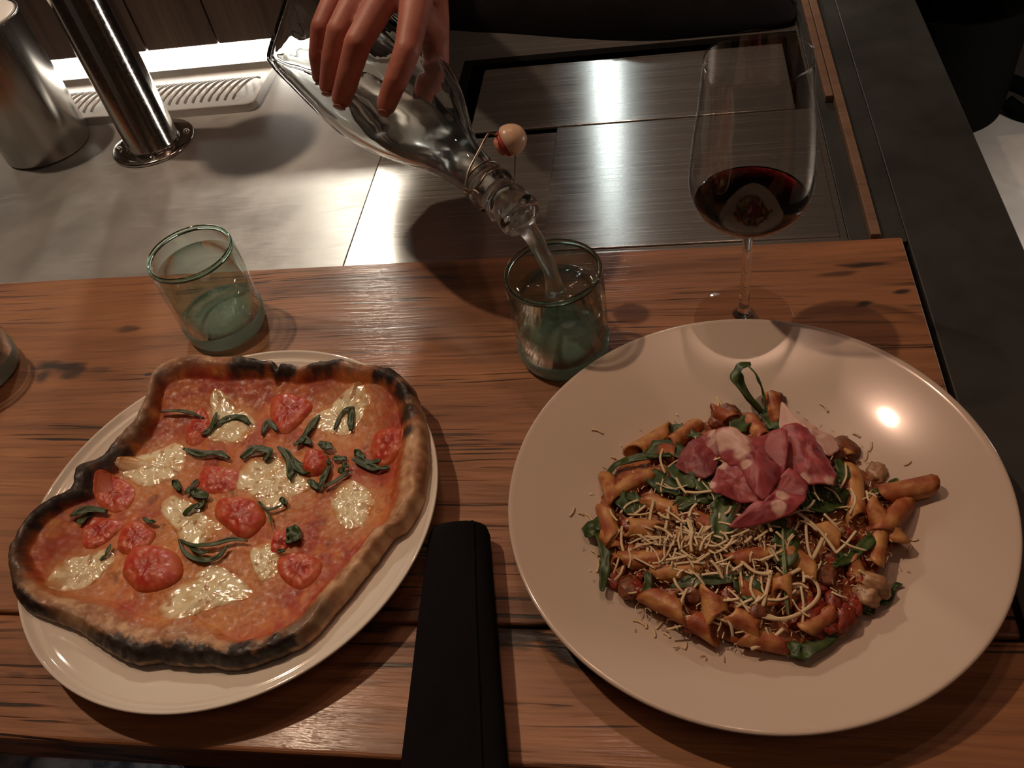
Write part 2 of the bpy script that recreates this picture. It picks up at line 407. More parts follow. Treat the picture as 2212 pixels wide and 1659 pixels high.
# ------------------------------------------------------------------ canister and tap tower
cx, cy, cr, chh = -.7350, .8595, .0510, .158
c_ = thing('steel_canister', 'wide brushed steel canister at the left edge beside the tap', 'canister', (cx, cy, ZS))
child(c_, lathe('canister_body', [(0, .002), (cr-.004, 0), (cr-.001, .001), (cr, .004), (cr, chh-.003), (cr-.0008, chh-.0005), (cr-.003, chh), (cr-.0045, chh-.002), (cr-.005, chh-.006), (cr-.005, .006), (0, .006)], M['brushed'], (cx, cy, ZS), 96),
      lathe('lid', [(0, chh+.001), (cr-.006, chh+.001), (cr-.0045, chh), (cr-.0048, chh-.004), (0, chh-.004)], mat('glare_white_lid', (.85, .83, .78), .35), (cx, cy, ZS), 64))  # lid coloured white in place of lamp glare on its steel top
tx, ty = -.5894, .8455
t_ = thing('tap_tower', 'polished steel tap column on a bolted round flange', 'tap tower', (tx, ty, ZS))
child(t_, lathe('column', [(0, .004), (.0315, .004), (.0315, .0065), (.0300, .009), (.0300, .45), (.031, .453), (.031, .465), (.027, .468), (0, .468)], M['chrome'], (tx, ty, ZS), 96),
      lathe('flange', [(0, .0), (.048, 0), (.0485, .001), (.0485, .0032), (.047, .0042), (.034, .0044), (0, .0044)], M['chrome'], (tx, ty, ZS), 96))
for a in (200, 290, 20, 110):
    a = math.radians(a)
    child(t_, lathe('bolt', [(.0, .0075), (.002, .0073), (.0035, .006), (.004, .0044), (.004, .004)], M['chrome'], (tx+.040*math.cos(a), ty+.040*math.sin(a), ZS), 20))
# unseen cap on the column, widened for its rounded shadow on the steel
bm = None
child(t_, lathe('tower_cap', [(0, .40), (.030, .40), (.046, .408), (.050, .425), (.048, .445), (.036, .468), (.018, .486), (0, .490)], M['chrome'], (tx, ty, ZS), 48))

# ------------------------------------------------------------------ drip tray
dt = thing('drip_tray', 'shallow steel drip tray with ribbed grille under the strip light', 'drip tray', (-.6, .95, 0))
x0, x1, y0, y1 = -.90, -.478, .900, 1.005
bm = bmesh.new(); bmesh.ops.create_cube(bm, size=1)
for v in bm.verts: v.co = Vector((x0+(v.co.x+.5)*(x1-x0), y0+(v.co.y+.5)*(y1-y0), ZS+.0002+(v.co.z+.5)*.0095))
top = [f for f in bm.faces if f.normal.z > .9]
ve = [e for e in bm.edges if abs(e.verts[0].co.z-e.verts[1].co.z) > .005]
bmesh.ops.bevel(bm, geom=ve, offset=.012, segments=6, affect='EDGES', profile=.5)
top = [f for f in bm.faces if f.normal.z > .9]
bmesh.ops.inset_region(bm, faces=top, thickness=.0022)
top = [f for f in bm.faces if f.normal.z > .9 and abs(f.calc_center_median().y-.95) < .02 and f.calc_area() > .01]
r = bmesh.ops.extrude_face_region(bm, geom=top); bmesh.ops.delete(bm, geom=top, context='FACES')
for v in [g for g in r['geom'] if isinstance(g, bmesh.types.BMVert)]: v.co.z -= .0075; v.co.x += .003*(1 if v.co.x < -.7 else -1); v.co.y += .003*(1 if v.co.y < .95 else -1)
bevel_tray = bm_obj('tray_pan', bm, M['chrome']); child(dt, bevel_tray); bevel_tray.data.materials[0] = M['steel_low']
gp = None
def rib(xa):
    pts = []
    for k in range(9):
        t = k/8; pts.append((xa+.020*t+.004*math.sin(t*3.14), .922+.048*t, .0015+.009*math.sin(math.pi*min(1, max(0, t)))**.6))
    return pts
for k in range(28):
    xa = -.800+k*.0106
    if -.700 < xa < -.655: continue
    o = tube('grille_rib', rib(xa), .0016, M['steel_low'], 6); child(dt, o)
child(dt, lathe('drain_hole', [(0, .001), (.010, .001), (.0125, .0022), (.014, .001)], M['black'], (-.672, .948, 0), 24))

# ------------------------------------------------------------------ tumblers
def tumbler(name, x, y, label, group=None, level=.066, mw=None, wl='', rot=0):
    R, H, B = .0362, .085, .016
    t = thing(name, label, 'glass', (x, y, 0), group)
    prof = [(0, .0022), (.022, .0018), (.030, 0), (.0335, .0012), (.0355, .005), (R, .012), (R, .045), (R-.0004, H-.0022), (R-.0010, H-.0006), (R-.0018, H), (R-.0028, H-.0007), (R-.0034, H-.0025), (R-.0034, .045), (R-.0036, B+.010), (R-.006, B+.004), (R-.012, B+.0008), (.012, B+.0022), (0, B+.0035)]
    k1 = prof.index((R, .012)); k2 = prof.index((R-.0036, B+.010)); L_ = (x, y, .0004)
    base = prof[:k1+1]+[(R, .0165), (R-.0042, .0170)]+prof[k2+1:]
    child(t, lathe('base', base, M['base_glass'], L_, 80))
    child(t, lathe('wall', [(R-.0036, .0172), (R, .0168), (R, H-.004), (R-.0034, H-.004), (R-.0036, B+.010)], M['tumbler_wall'], L_, 80, closed=True))
    child(t, lathe('rim', [(R, H-.004), (R-.0004, H-.0016), (R-.0012, H-.0002), (R-.0022, H), (R-.0031, H-.001), (R-.0034, H-.004)], M['rim_glass'], L_, 80, closed=True))
    return t
def water_fill(name, x, y, level, label, cat, m, ripple=0.0):
    R = .0362-.0033; B = .016
    prof = [(0, B+.0033), (.012, B+.0020), (R-.0085, B+.0006), (R-.0025, B+.004), (R, B+.010), (R, level)]
    n = 80
    o = None
    vs, fs, rows = [], [], []
    top = [(R-.0006, level-.0003), (R-.002, level-.0008)] + [(R*f, level-.001) for f in (.85, .7, .55, .4, .25, .12)] + [(0, level-.001)]
    for r, z in prof+top:
        if r < 1e-6: vs.append((x, y, z)); rows.append([len(vs)-1]*n)
        else:
            s = len(vs)
            for i in range(n):
                a = 2*math.pi*i/n; px, py = x+r*math.cos(a), y+r*math.sin(a)
                zz = z
                if ripple and z > level-.0015 and r < R-.001: zz += ripple*fbm(px, py, 110, 3)
                vs.append((px, py, zz))
            rows.append(list(range(s, s+n)))
    for j in range(len(rows)-1):
        A, Bq = rows[j], rows[j+1]
        for i in range(n):
            k = (i+1) % n; u = []
            for q in (A[i], A[k], Bq[k], Bq[i]):
                if q not in u: u.append(q)
            if len(u) > 2: fs.append(u)
    o = mesh_obj(name, vs, fs, m); tag(o, label, cat); return o
tumbler('water_tumbler', -.3865, .528, 'pale green tumbler full of still water above the pizza plate')
water_fill('water', -.3865, .528, .070, 'still water filling the left tumbler near its rim', 'water', M['tumbler_water'])
tumbler('water_tumbler', -.0830, .4835, 'pale green tumbler being filled, between bottle and pasta plate')
water_fill('water', -.0830, .4835, .062, 'churning water in the tumbler under the bottle', 'water', M['tumbler_churn'], .006)
pa = P(-2, 752, .03)
tumbler('drink_glass', pa.x-.0362, pa.y, 'amber drink glass just showing at the left edge of the bar', mw=M['green_glass'])
water_fill('amber_drink', pa.x-.0362, pa.y, .060, 'amber drink in the glass at the far left edge', 'drink', M['amber'])

# ------------------------------------------------------------------ wine glass
wx, wy = .0565, .5125
wg = thing('wine_glass', 'tall stemmed wine glass with a little red wine', 'wine glass', (wx, wy, 0))
outer = smooth_prof([(.0030, .0897), (.0060, .0915), (.016, .0955), (.0285, .1035), (.0375, .114), (.0415, .127), (.0415, .142), (.0392, .165), (.0360, .19), (.0330, .2205)], 6)
inner = [(max(r-.0007, 0), z) for r, z in outer][::-1]; inner = [(r, z) for r, z in inner if z > .0945] + [(.012, .0953), (0, .0940)]
prof = [(0, .0012), (.020, .0006), (.0365, 0), (.0378, .0006), (.0378, .0012), (.036, .0019), (.022, .0034), (.010, .0058), (.0055, .0095), (.0040, .0145), (.0036, .03), (.0034, .06), (.0036, .078)] + outer + [(.0325, .2210)] + inner
O_ = (wx, wy, .0004)
child(wg, lathe('bowl', [(0, .0895)]+outer+[(.0326, .2208)]+inner, M['thin_glass'], O_, 96),
      lathe('stem', [(0, .0052), (.0085, .0060), (.0055, .0095), (.0040, .0145), (.0036, .03), (.0034, .06), (.0036, .078), (.0046, .0860), (.0062, .0893), (0, .0893)], M['clear_glass'], O_, 40),
      lathe('foot', [(0, .0004), (.0365, 0), (.0376, .0005), (.0378, .0010), (.0374, .0015), (.036, .0019), (.022, .0034), (.010, .0054), (0, .0054)], M['thin_glass'], O_, 96))
wp = [(0, .0942), (.012, .0955)] + [(max(r-.00065, 0), z) for r, z in outer if .0955 < z < .1175]
zz = wp[-1][1]; wp += [(wp[-1][0]-.001, zz-.0006), (wp[-1][0]*.5, zz-.0008), (0, zz-.0008)]
tag(lathe('red_wine', wp, M['wine'], (wx, wy, .0004), 96), 'shallow pool of dark red wine in the stemmed glass', 'wine')

# ------------------------------------------------------------------ plates
def plate_h(prof, r):
    for (a, za), (b_, zb) in zip(prof, prof[1:]):
        if a <= r <= b_: return za+(zb-za)*ss(0, 1, (r-a)/(b_-a)) if False else za+(zb-za)*(r-a)/(b_-a)
    return prof[-1][1]
PZ = (-.3057, .3218); PS = (.0460, .3290)
top1 = [tuple(p) for p in catmull([(0, .0052), (.05, .0052), (.098, .0056), (.112, .0085), (.125, .0150), (.136, .0195), (.1395, .0212), (.1425, .0214), (.1465, .0248)], 5)]
prof = top1 + [(.1478, .0250), (.1484, .0240), (.1478, .0226), (.142, .0182), (.130, .0125), (.112, .0042), (.098, .0010), (.092, .0), (.088, .0), (.084, .0022), (0, .0022)]
pl = thing('dinner_plate', 'white round plate with raised rim under the pizza', 'plate', (PZ[0], PZ[1], 0))
child(pl, lathe('plate_body', prof, M['porcelain'], (PZ[0], PZ[1], .0003), 160))
top2 = [tuple(p) for p in catmull([(0, .0062), (.04, .0062), (.066, .0075), (.085, .0125), (.110, .0195), (.135, .0260), (.149, .0295)], 5)]
prof = top2 + [(.1512, .0303), (.1528, .0300), (.1533, .0286), (.1520, .0268), (.135, .0215), (.110, .0150), (.085, .0078), (.066, .0022), (.060, .0), (.055, .0), (.051, .0028), (0, .0028)]
pl2 = thing('pasta_plate', 'large ivory coupe plate holding the penne pasta', 'plate', (PS[0], PS[1], 0))
child(pl2, lathe('plate_body', prof, M['plate2'], (PS[0], PS[1], .0003), 160))
def H1(x, y): return .0003+plate_h(top1, math.hypot(x-PZ[0], y-PZ[1]))
def H2(x, y): return .0003+plate_h(top2, math.hypot(x-PS[0], y-PS[1]))
def on(px, py, H, off=0.0):
    z = .02
    for _ in range(12): p = P(px, py, z); z = .5*z+.5*(H(p.x, p.y)+off)
    return P(px, py, z)

# generic blob surface with vertex colour ----------------------------------------------------
def blob(name, outline, zfun, cfun, m, rings=14, N=96, thick=.002, parent=None, skirt=2, power=1.0, centre=None):
    """outline: world xy points. zfun(x,y,t,a)->z of top, cfun(x,y,t,a,z)->rgb"""
    pts = catmull(outline, max(2, int(math.ceil(N/len(outline)))), closed=True); n = len(pts)
    cxy = np.mean(np.array(outline), axis=0) if centre is None else np.array(centre)
    vs, cs, fs = [], [], []
    x, y = cxy; z = zfun(x, y, 0, 0); vs.append((x, y, z)); cs.append(cfun(x, y, 0, 0, z))
    for j in range(1, rings+1):
        t = (j/rings)**power
        for i in range(n):
            a = 2*math.pi*i/n; q = cxy+(pts[i]-cxy)*t
            z = zfun(q[0], q[1], t, a); vs.append((q[0], q[1], z)); cs.append(cfun(q[0], q[1], t, a, z))
    base = 1+(rings-1)*n
    for s in range(1, skirt+1):
        for i in range(n):
            q = vs[base+i]; f = s/skirt; c = cs[base+i]
            sh = 1-.02*f*f
            vs.append((cxy[0]+(q[0]-cxy[0])*sh, cxy[1]+(q[1]-cxy[1])*sh, q[2]-thick*f)); cs.append(cfun(q[0], q[1], 1+f, 2*math.pi*i/n, q[2]))
    for i in range(n): fs.append([0, 1+i, 1+(i+1) % n])
    for j in range(rings-1+skirt):
        for i in range(n):
            a0 = 1+j*n; b0 = a0+n; k = (i+1) % n
            fs.append([a0+i, b0+i, b0+k, a0+k])
    last = 1+(rings-1+skirt)*n; vs.append((cxy[0], cxy[1], vs[last][2] if thick > .004 else vs[0][2]-thick)); cs.append(cs[0]); e = len(vs)-1
    # under side follows the top, lowered
    if thick <= .004:
        m0 = None
    for i in range(n): fs.append([last+(i+1) % n, last+i, e])
    return mesh_obj(name, vs, fs, m, parent, True, cs)
def pxo(lst, z): return [tuple(P(a, b_, z)[:2]) for a, b_ in lst]

# ------------------------------------------------------------------ pizza
M['crust'] = vcol_mat('baked_pizza', .5, .35, 420, rnoise=(.36, .75))
M['mozz'] = vcol_mat('melted_mozzarella', .20, .35, 380, coat=.35, sss=.15)
M['tomato'] = vcol_mat('roasted_tomato', .42, .12, 260, coat=.06, sss=.1)
M['leaf'] = vcol_mat('green_leaf', .45, .25, 700)
ZP = .028
MZ = [(490, 893, 46), (325, 1002, 66), (582, 1030, 76), (738, 885, 66), (757, 1082, 50), (405, 1115, 62), (178, 1230, 60), (435, 1272, 88), (570, 1210, 38)]
mzw = [(P(a, b_, ZP).x, P(a, b_, ZP).y, r_*.00036) for a, b_, r_ in MZ]
outl = [(350,800),(390,783),(430,775),(475,778),(520,775),(560,780),(594,784),(603,800),(612,789),(650,792),(680,788),(740,785),(800,797),(850,805),(880,828),(895,850),(912,890),(920,925),(925,980),(915,1060),(895,1110),(872,1138),(852,1143),(838,1152),(800,1200),(760,1250),(720,1300),(690,1340),(650,1380),(600,1405),(540,1425),(480,1430),(440,1418),(380,1418),(330,1410),(290,1416),(240,1402),(200,1375),(150,1345),(100,1330),(60,1315),(35,1285),(28,1250),(25,1205),(45,1172),(70,1130),(100,1095),(150,1055),(170,1010),(212,985),(250,945),(290,905),(318,865),(332,830)]
PC = P(480, 1100, ZP); PCX, PCY = PC.x, PC.y
ow = [tuple(P(a, b_, ZP)[:2]) for a, b_ in outl]
NP = 432
pp = catmull(ow, 8, closed=True)
angs = np.array([math.atan2(q[1]-PCY, q[0]-PCX) for q in pp]); rads = np.array([math.hypot(q[1]-PCY, q[0]-PCX) for q in pp])
od = np.argsort(angs); angs = angs[od]; rads = rads[od]
A3 = np.concatenate([angs-2*math.pi, angs, angs+2*math.pi]); R3 = np.concatenate([rads]*3)
def prad(a): return float(np.interp(a, A3, R3))+.0010*noise.noise(Vector((math.cos(a)*14, math.sin(a)*14, .5)))+.0006*noise.noise(Vector((math.cos(a)*45, math.sin(a)*45, 2.5)))
chars = [(560,790,30,1),(525,800,26,.9),(610,800,34,.9),(700,800,34,.8),(730,785,26,1),(840,830,34,1),(870,865,28,1),(885,905,22,.8),(885,945,14,.8),(770,800,20,.4),
 (300,920,40,.55),(230,985,48,.85),(260,950,34,.5),(180,1040,42,.9),(140,1090,40,.9),(100,1125,38,1),(70,1180,40,.8),(45,1230,34,.7),(370,830,30,.6),(420,800,26,.35),(340,870,26,.4),
 (40,1275,26,.7),(690,1330,36,.5),(640,1375,30,.55),(600,1400,26,.9),(520,1420,30,.9)]
chw = [(P(a, b_, ZP).x, P(a, b_, ZP).y, r_*.00036, s_) for a, b_, r_, s_ in chars]
def inpx(x, y, z=ZP):
    c = ROT.T @ (np.array([x, y, z])-CAM); return c[0]/c[2]*FPX+1106, c[1]/c[2]*FPX+829.5
def crustw(a):   # crust rim width varies round the pie (metres)
    return .0125+.003*math.sin(3*a+1)+.002*math.sin(7*a)+.0065*max(0, -math.sin(a+.15))**1.5
def pz_z(x, y):
    a = math.atan2(y-PCY, x-PCX); r = math.hypot(x-PCX, y-PCY); R = prad(a); e = R-r; cw_ = crustw(a)
    base = .0125+.0145*ss(.095, .15, math.hypot(x-PZ[0], y-PZ[1]))
    zi = base+.0048+.0016*fbm(x, y, 55, 3)+.0008*fbm(x, y, 240, 2)
    k = e/cw_
    if k < 1.5:
        rim = .0075*math.sin(math.pi*min(1, max(0, (k+.12)/1.55)))**.8*(1+.45*fbm(x, y, 60, 3, 4.))
        zi += rim-.0045*max(0, 1-max(0, k)/.35)**2
    return zi
ST = {}
def pz_c(x, y):
    a = math.atan2(y-PCY, x-PCX); r = math.hypot(x-PCX, y-PCY); R = prad(a); e = R-r; cw_ = crustw(a)
    n1 = fbm(x, y, 45, 4, 1.); n2 = fbm(x, y, 130, 4, 5.); n3 = fbm(x, y, 420, 3, 9.)
    sauce = mixc((.40, .045, .018), (.56, .16, .036), ss(-.30, .35, n1+.7*n2))
    sauce = mixc(sauce, (.60, .25, .07), .8*ss(.15, .5, n2+.2*n3))
    sauce = mixc(sauce, (.26, .045, .016), .7*ss(.12, .45, -n2-.3*n1+.35*n3))
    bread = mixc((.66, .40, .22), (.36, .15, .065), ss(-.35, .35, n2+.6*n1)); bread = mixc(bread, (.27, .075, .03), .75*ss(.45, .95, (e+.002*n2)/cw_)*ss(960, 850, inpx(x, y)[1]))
    k = (e+.0035*n2+.0015*n3)/cw_
    c = mixc(bread, sauce, ss(.85, 1.15, k))
    c = mixc(c, (.34, .10, .03), .5*(1-abs(min(1, max(-1, (k-1.05)/.25)))))
    px, py = inpx(x, y)
    hm = 0
    for (qx, qy, qr) in mzw:
        d = math.hypot(x-qx, y-qy)/qr
        if d < 2.2: hm = max(hm, ss(1.75, .85, d+.75*n2+.4*n1))
    c = mixc(c, mixc((.68, .40, .15), (.62, .24, .06), ss(-.3, .3, n3)), .55*hm*ss(.8, 1.3, k))
    c = mixc(c, (.20, .050, .018), .75*ss(.22, .45, fbm(x, y, 95, 3, 21.))*ss(1., 1.3, k))
    c = mixc(c, (.36, .038, .018), .75*ss(-.02, .30, fbm(x, y, 30, 3, 33.))*(1-hm)*ss(1., 1.3, k))
    ch = 0
    for (qx, qy, qr, s_) in chw:
        d = math.hypot(x-qx, y-qy)/qr
        if d < 2.4: ch = max(ch, s_*ss(1.6, .55, d+.8*n2+.35*n3))
    ch *= 1-ss(1.0, 1.7, k)*.8
    # scorched lower outside edge on the near and left sides
    nb = ss(1290, 1400, py+.10*abs(px-350)*0) if px < 640 else 0
    side = max(nb, ss(200, 60, px)*ss(1150, 1300, py))
    ch = max(ch, side*ss(.62, .28, k+.45*n1+.2*n3))
    c = mixc(c, (.022, .013, .010), min(1, ch*1.15))
    return c
verts, cols, faces = [], [], []
rings = list(np.concatenate([np.linspace(.012, .80, 80), np.linspace(.808, 1.0, 34)])) 
verts.append((PCX, PCY, pz_z(PCX, PCY))); cols.append(pz_c(PCX, PCY))
for t in rings:
    for i in range(NP):
        a = -math.pi+2*math.pi*i/NP; R = prad(a)*t; x = PCX+R*math.cos(a); y = PCY+R*math.sin(a)
        verts.append((x, y, pz_z(x, y))); cols.append(pz_c(x, y))
last = 1+(len(rings)-1)*NP
sk = [(1.006, -.0022), (1.006, -.0048), (.995, -.0075), (.97, -.0098), (.80, -.012), (.5, -.02)]
for q, (f, dz) in enumerate(sk):
    for i in range(NP):
        v = verts[last+i]; x = PCX+(v[0]-PCX)*f; y = PCY+(v[1]-PCY)*f
        zz = max(v[2]+dz, H1(x, y)+.0008) if f < .98 else v[2]+dz
        zz = max(zz, H1(x, y)+.0006)
        if q >= 4: zz = H1(x, y)+.0008
        verts.append((x, y, zz)); px, py = inpx(x, y)
        n2 = fbm(x, y, 130, 3, 5.)
        nb = ss(1290, 1370, py) if px < 660 else ss(0, 1, 0)
        side = max(nb, ss(230, 90, px)*.95, ss(830, 800, py)*ss(500, 540, px)*ss(850, 800, px))
        b0 = mixc((.56, .34, .19), (.38, .19, .09), ss(-.3, .3, n2))
        cols.append(mixc(b0, (.022, .014, .011), min(1, side*(.55+.25*q+n2*.8))))
for i in range(NP): faces.append([0, 1+i, 1+(i+1) % NP])
for j in range(len(rings)-1+len(sk)):
    for i in range(NP):
        k = (i+1) % NP; a0 = 1+j*NP; b0 = a0+NP; faces.append([a0+i, b0+i, b0+k, a0+k])
cen = len(verts); l2 = 1+(len(rings)-1+len(sk))*NP
verts.append((PCX, PCY, H1(PCX, PCY)+.002)); cols.append((.4, .2, .1))
for i in range(NP): faces.append([l2+(i+1) % NP, l2+i, cen])
pizza = thing('pizza', 'charred thin-crust pizza with mozzarella, tomatoes and basil on the white plate', 'pizza', (PCX, PCY, .01))
child(pizza, mesh_obj('crust', verts, faces, M['crust'], None, True, cols))

def topping(name, px_outline, m, height, cfun, lift=.0, rough_=.0, rings_=16, edge=.5, tilt=(0, 0)):
    o = pxo(px_outline, ZP-.006)
    cx_, cy_ = np.mean(np.array(o), axis=0)
    sd = random.random()*50
    def zf(x, y, t, a):
        return pz_z(x, y)+lift-.0009+height*(1-t**3.0)**edge+rough_*fbm(x, y, 170, 3, sd)*(1-t**4)+tilt[0]*(x-cx_)+tilt[1]*(y-cy_)
    b_ = blob(name, o, zf, lambda x, y, t, a, z: cfun(x, y, t, sd), m, rings_, 96, .0012)
    child(pizza, b_); return b_
def c_moz(x, y, t, sd):
    n1 = fbm(x, y, 90, 4, sd); n2 = fbm(x, y, 300, 3, sd+3)
    c = mixc((.90, .78, .52), (.76, .50, .24), ss(-.10, .5, n1+.4*n2))
    sp = ss(.22, .42, fbm(x, y, 170, 2, sd+11)); c = mixc(c, (.42, .15, .05), .75*sp)
    return mixc(c, (.60, .25, .08), ss(.70, 1.02, t+.35*n1))
def c_tom(x, y, t, sd):
    n1 = fbm(x, y, 110, 3, sd); n2 = fbm(x, y, 400, 3, sd+3)
    c = mixc((.52, .040, .022), (.60, .13, .055), ss(-.3, .4, n1+.4*n2))
    c = mixc(c, (.34, .020, .012), .65*ss(.65, .1, t+.6*n1)); return mixc(c, (.54, .13, .04), .85*ss(.72, .98, t+.3*n2))
moz = [[(455,865),(475,850),(510,870),(530,890),(545,915),(530,935),(505,945),(485,950),(455,940),(440,925),(450,895)],
[(258,1005),(290,985),(330,965),(370,955),(392,965),(395,985),(375,1010),(350,1035),(310,1040),(280,1028)],
[(505,1040),(530,1000),(560,980),(590,985),(625,1000),(650,1020),(655,1045),(630,1065),(600,1085),(565,1080),(530,1060)],
[(670,892),(710,875),(740,850),(775,845),(800,870),(780,900),(750,925),(715,930),(685,915)],
[(720,1060),(740,1035),(775,1035),(800,1070),(795,1100),(775,1130),(740,1125),(710,1090)],
[(345,1095),(370,1070),(415,1080),(440,1110),(475,1130),(450,1158),(400,1165),(370,1140)],
[(112,1268),(140,1215),(175,1195),(215,1185),(238,1200),(215,1230),(180,1260),(140,1280)],
[(340,1315),(375,1270),(410,1235),(450,1220),(490,1230),(522,1250),(525,1280),(480,1300),(430,1312),(385,1332)],
[(538,1180),(580,1172),(602,1200),(590,1230),(560,1248),(542,1225)]]
def grow(q, k):
    c0 = np.mean(np.array(q, float), axis=0); return [tuple(c0+(np.array(p)-c0)*k*(1+.10*math.sin(i*2.4))) for i, p in enumerate(q)]
for q in moz: topping('mozzarella', grow(q, 1.14), M['mozz'], .0022, c_moz, rough_=.0022)
tom = [([(585,860),(620,850),(660,855),(665,875),(640,910),(610,930),(590,905)], .006), ([(800,965),(815,935),(850,930),(872,945),(868,975),(845,1000),(815,995)], .006),
([(652,990),(665,968),(690,965),(705,985),(700,1008),(675,1022),(655,1008)], .008), ([(462,1105),(475,1075),(510,1065),(545,1080),(567,1110),(550,1140),(520,1150),(485,1135)], .0075),
([(425,1025),(440,1003),(480,1000),(510,1015),(505,1045),(470,1058),(435,1050)], .0035), ([(205,1060),(220,1030),(250,1022),(280,1050),(275,1085),(245,1100),(215,1085)], .004),
([(175,1150),(190,1115),(230,1110),(255,1125),(240,1150),(215,1170),(185,1175)], .004), ([(250,1160),(270,1125),(305,1120),(325,1145),(310,1175),(275,1190),(255,1180)], .005),
([(262,1225),(285,1185),(330,1170),(370,1195),(385,1235),(350,1265),(300,1265),(268,1250)], .0085), ([(595,1205),(625,1190),(665,1190),(685,1210),(680,1240),(645,1265),(610,1240)], .005),
([(580,1180),(590,1145),(615,1140),(625,1160),(605,1185),(585,1195)], .004), ([(405,910),(430,880),(450,900),(440,935),(415,955),(395,945)], .0035)]
for q, h in tom: topping('tomato_half', grow(q, 1.10), M['tomato'], h*.85, c_tom, rough_=.0018, edge=.65)

def ribbon(name, pts, width, m, col, parent, thick=.0005, cup=.15, wav=.0, vein=None, twist=0., sub=5, lobes=0.):
    """thin leaf strip with thickness along world points"""
    P3 = [Vector(tuple(p)) for p in catmull(pts, sub)]; L = len(P3); sd = random.random()*90
    vs, cs, fs = [], [], []; K = 5
    for i, p in enumerate(P3):
        t = i/(L-1); d = (P3[min(i+1, L-1)]-P3[max(i-1, 0)]).normalized()
        up = Vector((0, 0, 1)); s = d.cross(up)
        if s.length < 1e-4: s = Vector((1, 0, 0))
        s.normalize(); nrm = s.cross(d).normalized()
        tw = twist*math.sin(3.0*t*math.pi+sd); s2 = s*math.cos(tw)+nrm*math.sin(tw); n2 = nrm*math.cos(tw)-s*math.sin(tw)
        wd = width*.5*min(1, .35+2.6*min(t, 1-t))*(1+.22*nz(t*5, sd, 1))*(1+lobes*(math.sin(t*22+sd)))
        for k in range(K):
            f = (k/(K-1)-.5)*2
            q = p+s2*f*wd+n2*(cup*wd*(f*f-.5)+wav*noise.noise(Vector((t*6, f, sd))))
            vs.append(q); e = fbm(q.x, q.y, 260, 3, sd)
            c = mixc(col[0], col[1], ss(-.4, .4, e))
            if vein and abs(f) < .3: c = mixc(c, vein, .7)
            cs.append(c)
        for k in range(K):
            vs.append(vs[len(vs)-K]-n2*thick); cs.append(cs[len(cs)-K])
    for i in range(L-1):
        a = i*2*K; b_ = a+2*K
        for k in range(K-1):
            fs.append([a+k, a+k+1, b_+k+1, b_+k]); fs.append([a+K+k+1, a+K+k, b_+K+k, b_+K+k+1])
        fs.append([a, b_, b_+K, a+K]); fs.append([a+K-1, a+2*K-1, b_+2*K-1, b_+K-1])
    for a in (0, (L-1)*2*K):
        fs.append([a+k for k in range(K)]+[a+K+k for k in range(K-1, -1, -1)])
    o = mesh_obj(name, vs, fs, m, None, True, cs); child(parent, o); return o
GB = ((.045, .080, .012), (.017, .034, .007))
bas = [([(345,888),(395,888),(440,902)],8),([(435,940),(455,925),(468,890)],12),([(455,925),(490,905),(520,900),(540,915)],14),([(395,968),(430,980),(470,978),(495,990)],15),([(520,990),(550,970),(580,975),(570,995)],20),
([(565,940),(580,910),(598,930)],12),([(600,965),(622,985),(628,1015),(625,1035)],17),([(628,990),(650,1012),(672,1018)],20),([(645,960),(665,930),(690,895)],15),([(635,962),(655,950),(672,958)],16),([(688,955),(702,962),(718,968)],18),([(700,980),(706,992),(712,1000)],9),
([(718,990),(733,990),(749,990)],13),([(690,1052),(700,1030),(712,1002)],13),([(665,1036),(678,1046),(692,1055)],15),([(698,1052),(730,1035),(755,1015)],9),([(732,1022),(742,1010),(752,1002)],16),([(760,990),(790,1005),(815,1012),(840,1008)],14),([(765,982),(790,998),(822,994)],12),([(768,970),(775,980),(786,988)],14),
([(722,928),(740,890),(765,880)],9),([(759,878),(758,900),(757,930)],14),([(375,1035),(380,1045),(388,1058)],15),([(400,1068),(412,1052),(428,1035)],11),([(415,1055),(425,1066),(450,1072)],20),([(395,1112),(415,1095),(432,1092),(438,1078)],14),
([(385,1165),(420,1178),(460,1175),(500,1165),(535,1168)],10),([(385,1165),(402,1196),(440,1210),(470,1203),(492,1178)],10),([(405,1178),(430,1192),(450,1190)],9),([(150,1115),(190,1100),(232,1105)],16),([(168,1132),(185,1118),(200,1108)],14),([(215,1210),(230,1195),(238,1175)],7),([(308,1118),(322,1126),(336,1126)],8),
([(618,1150),(630,1150),(648,1158)],30),([(615,1168),(632,1162),(650,1160)],20),([(598,1192),(608,1189),(616,1188)],8),([(555,1082),(580,1100),(615,1088)],5),([(605,1075),(610,1080),(618,1088)],11),([(560,1082),(578,1105),(588,1135)],4)]
for q, wpx in bas:
    pts = []
    for i, (a, b_) in enumerate(q):
        p0 = on(a, b_, pz_z, .0022+.0026*random.random()); pts.append(p0)
    ribbon('basil_strip', pts, wpx*.00036, M['leaf'], GB, pizza, cup=.3, wav=.0010, twist=.35)
spots = None

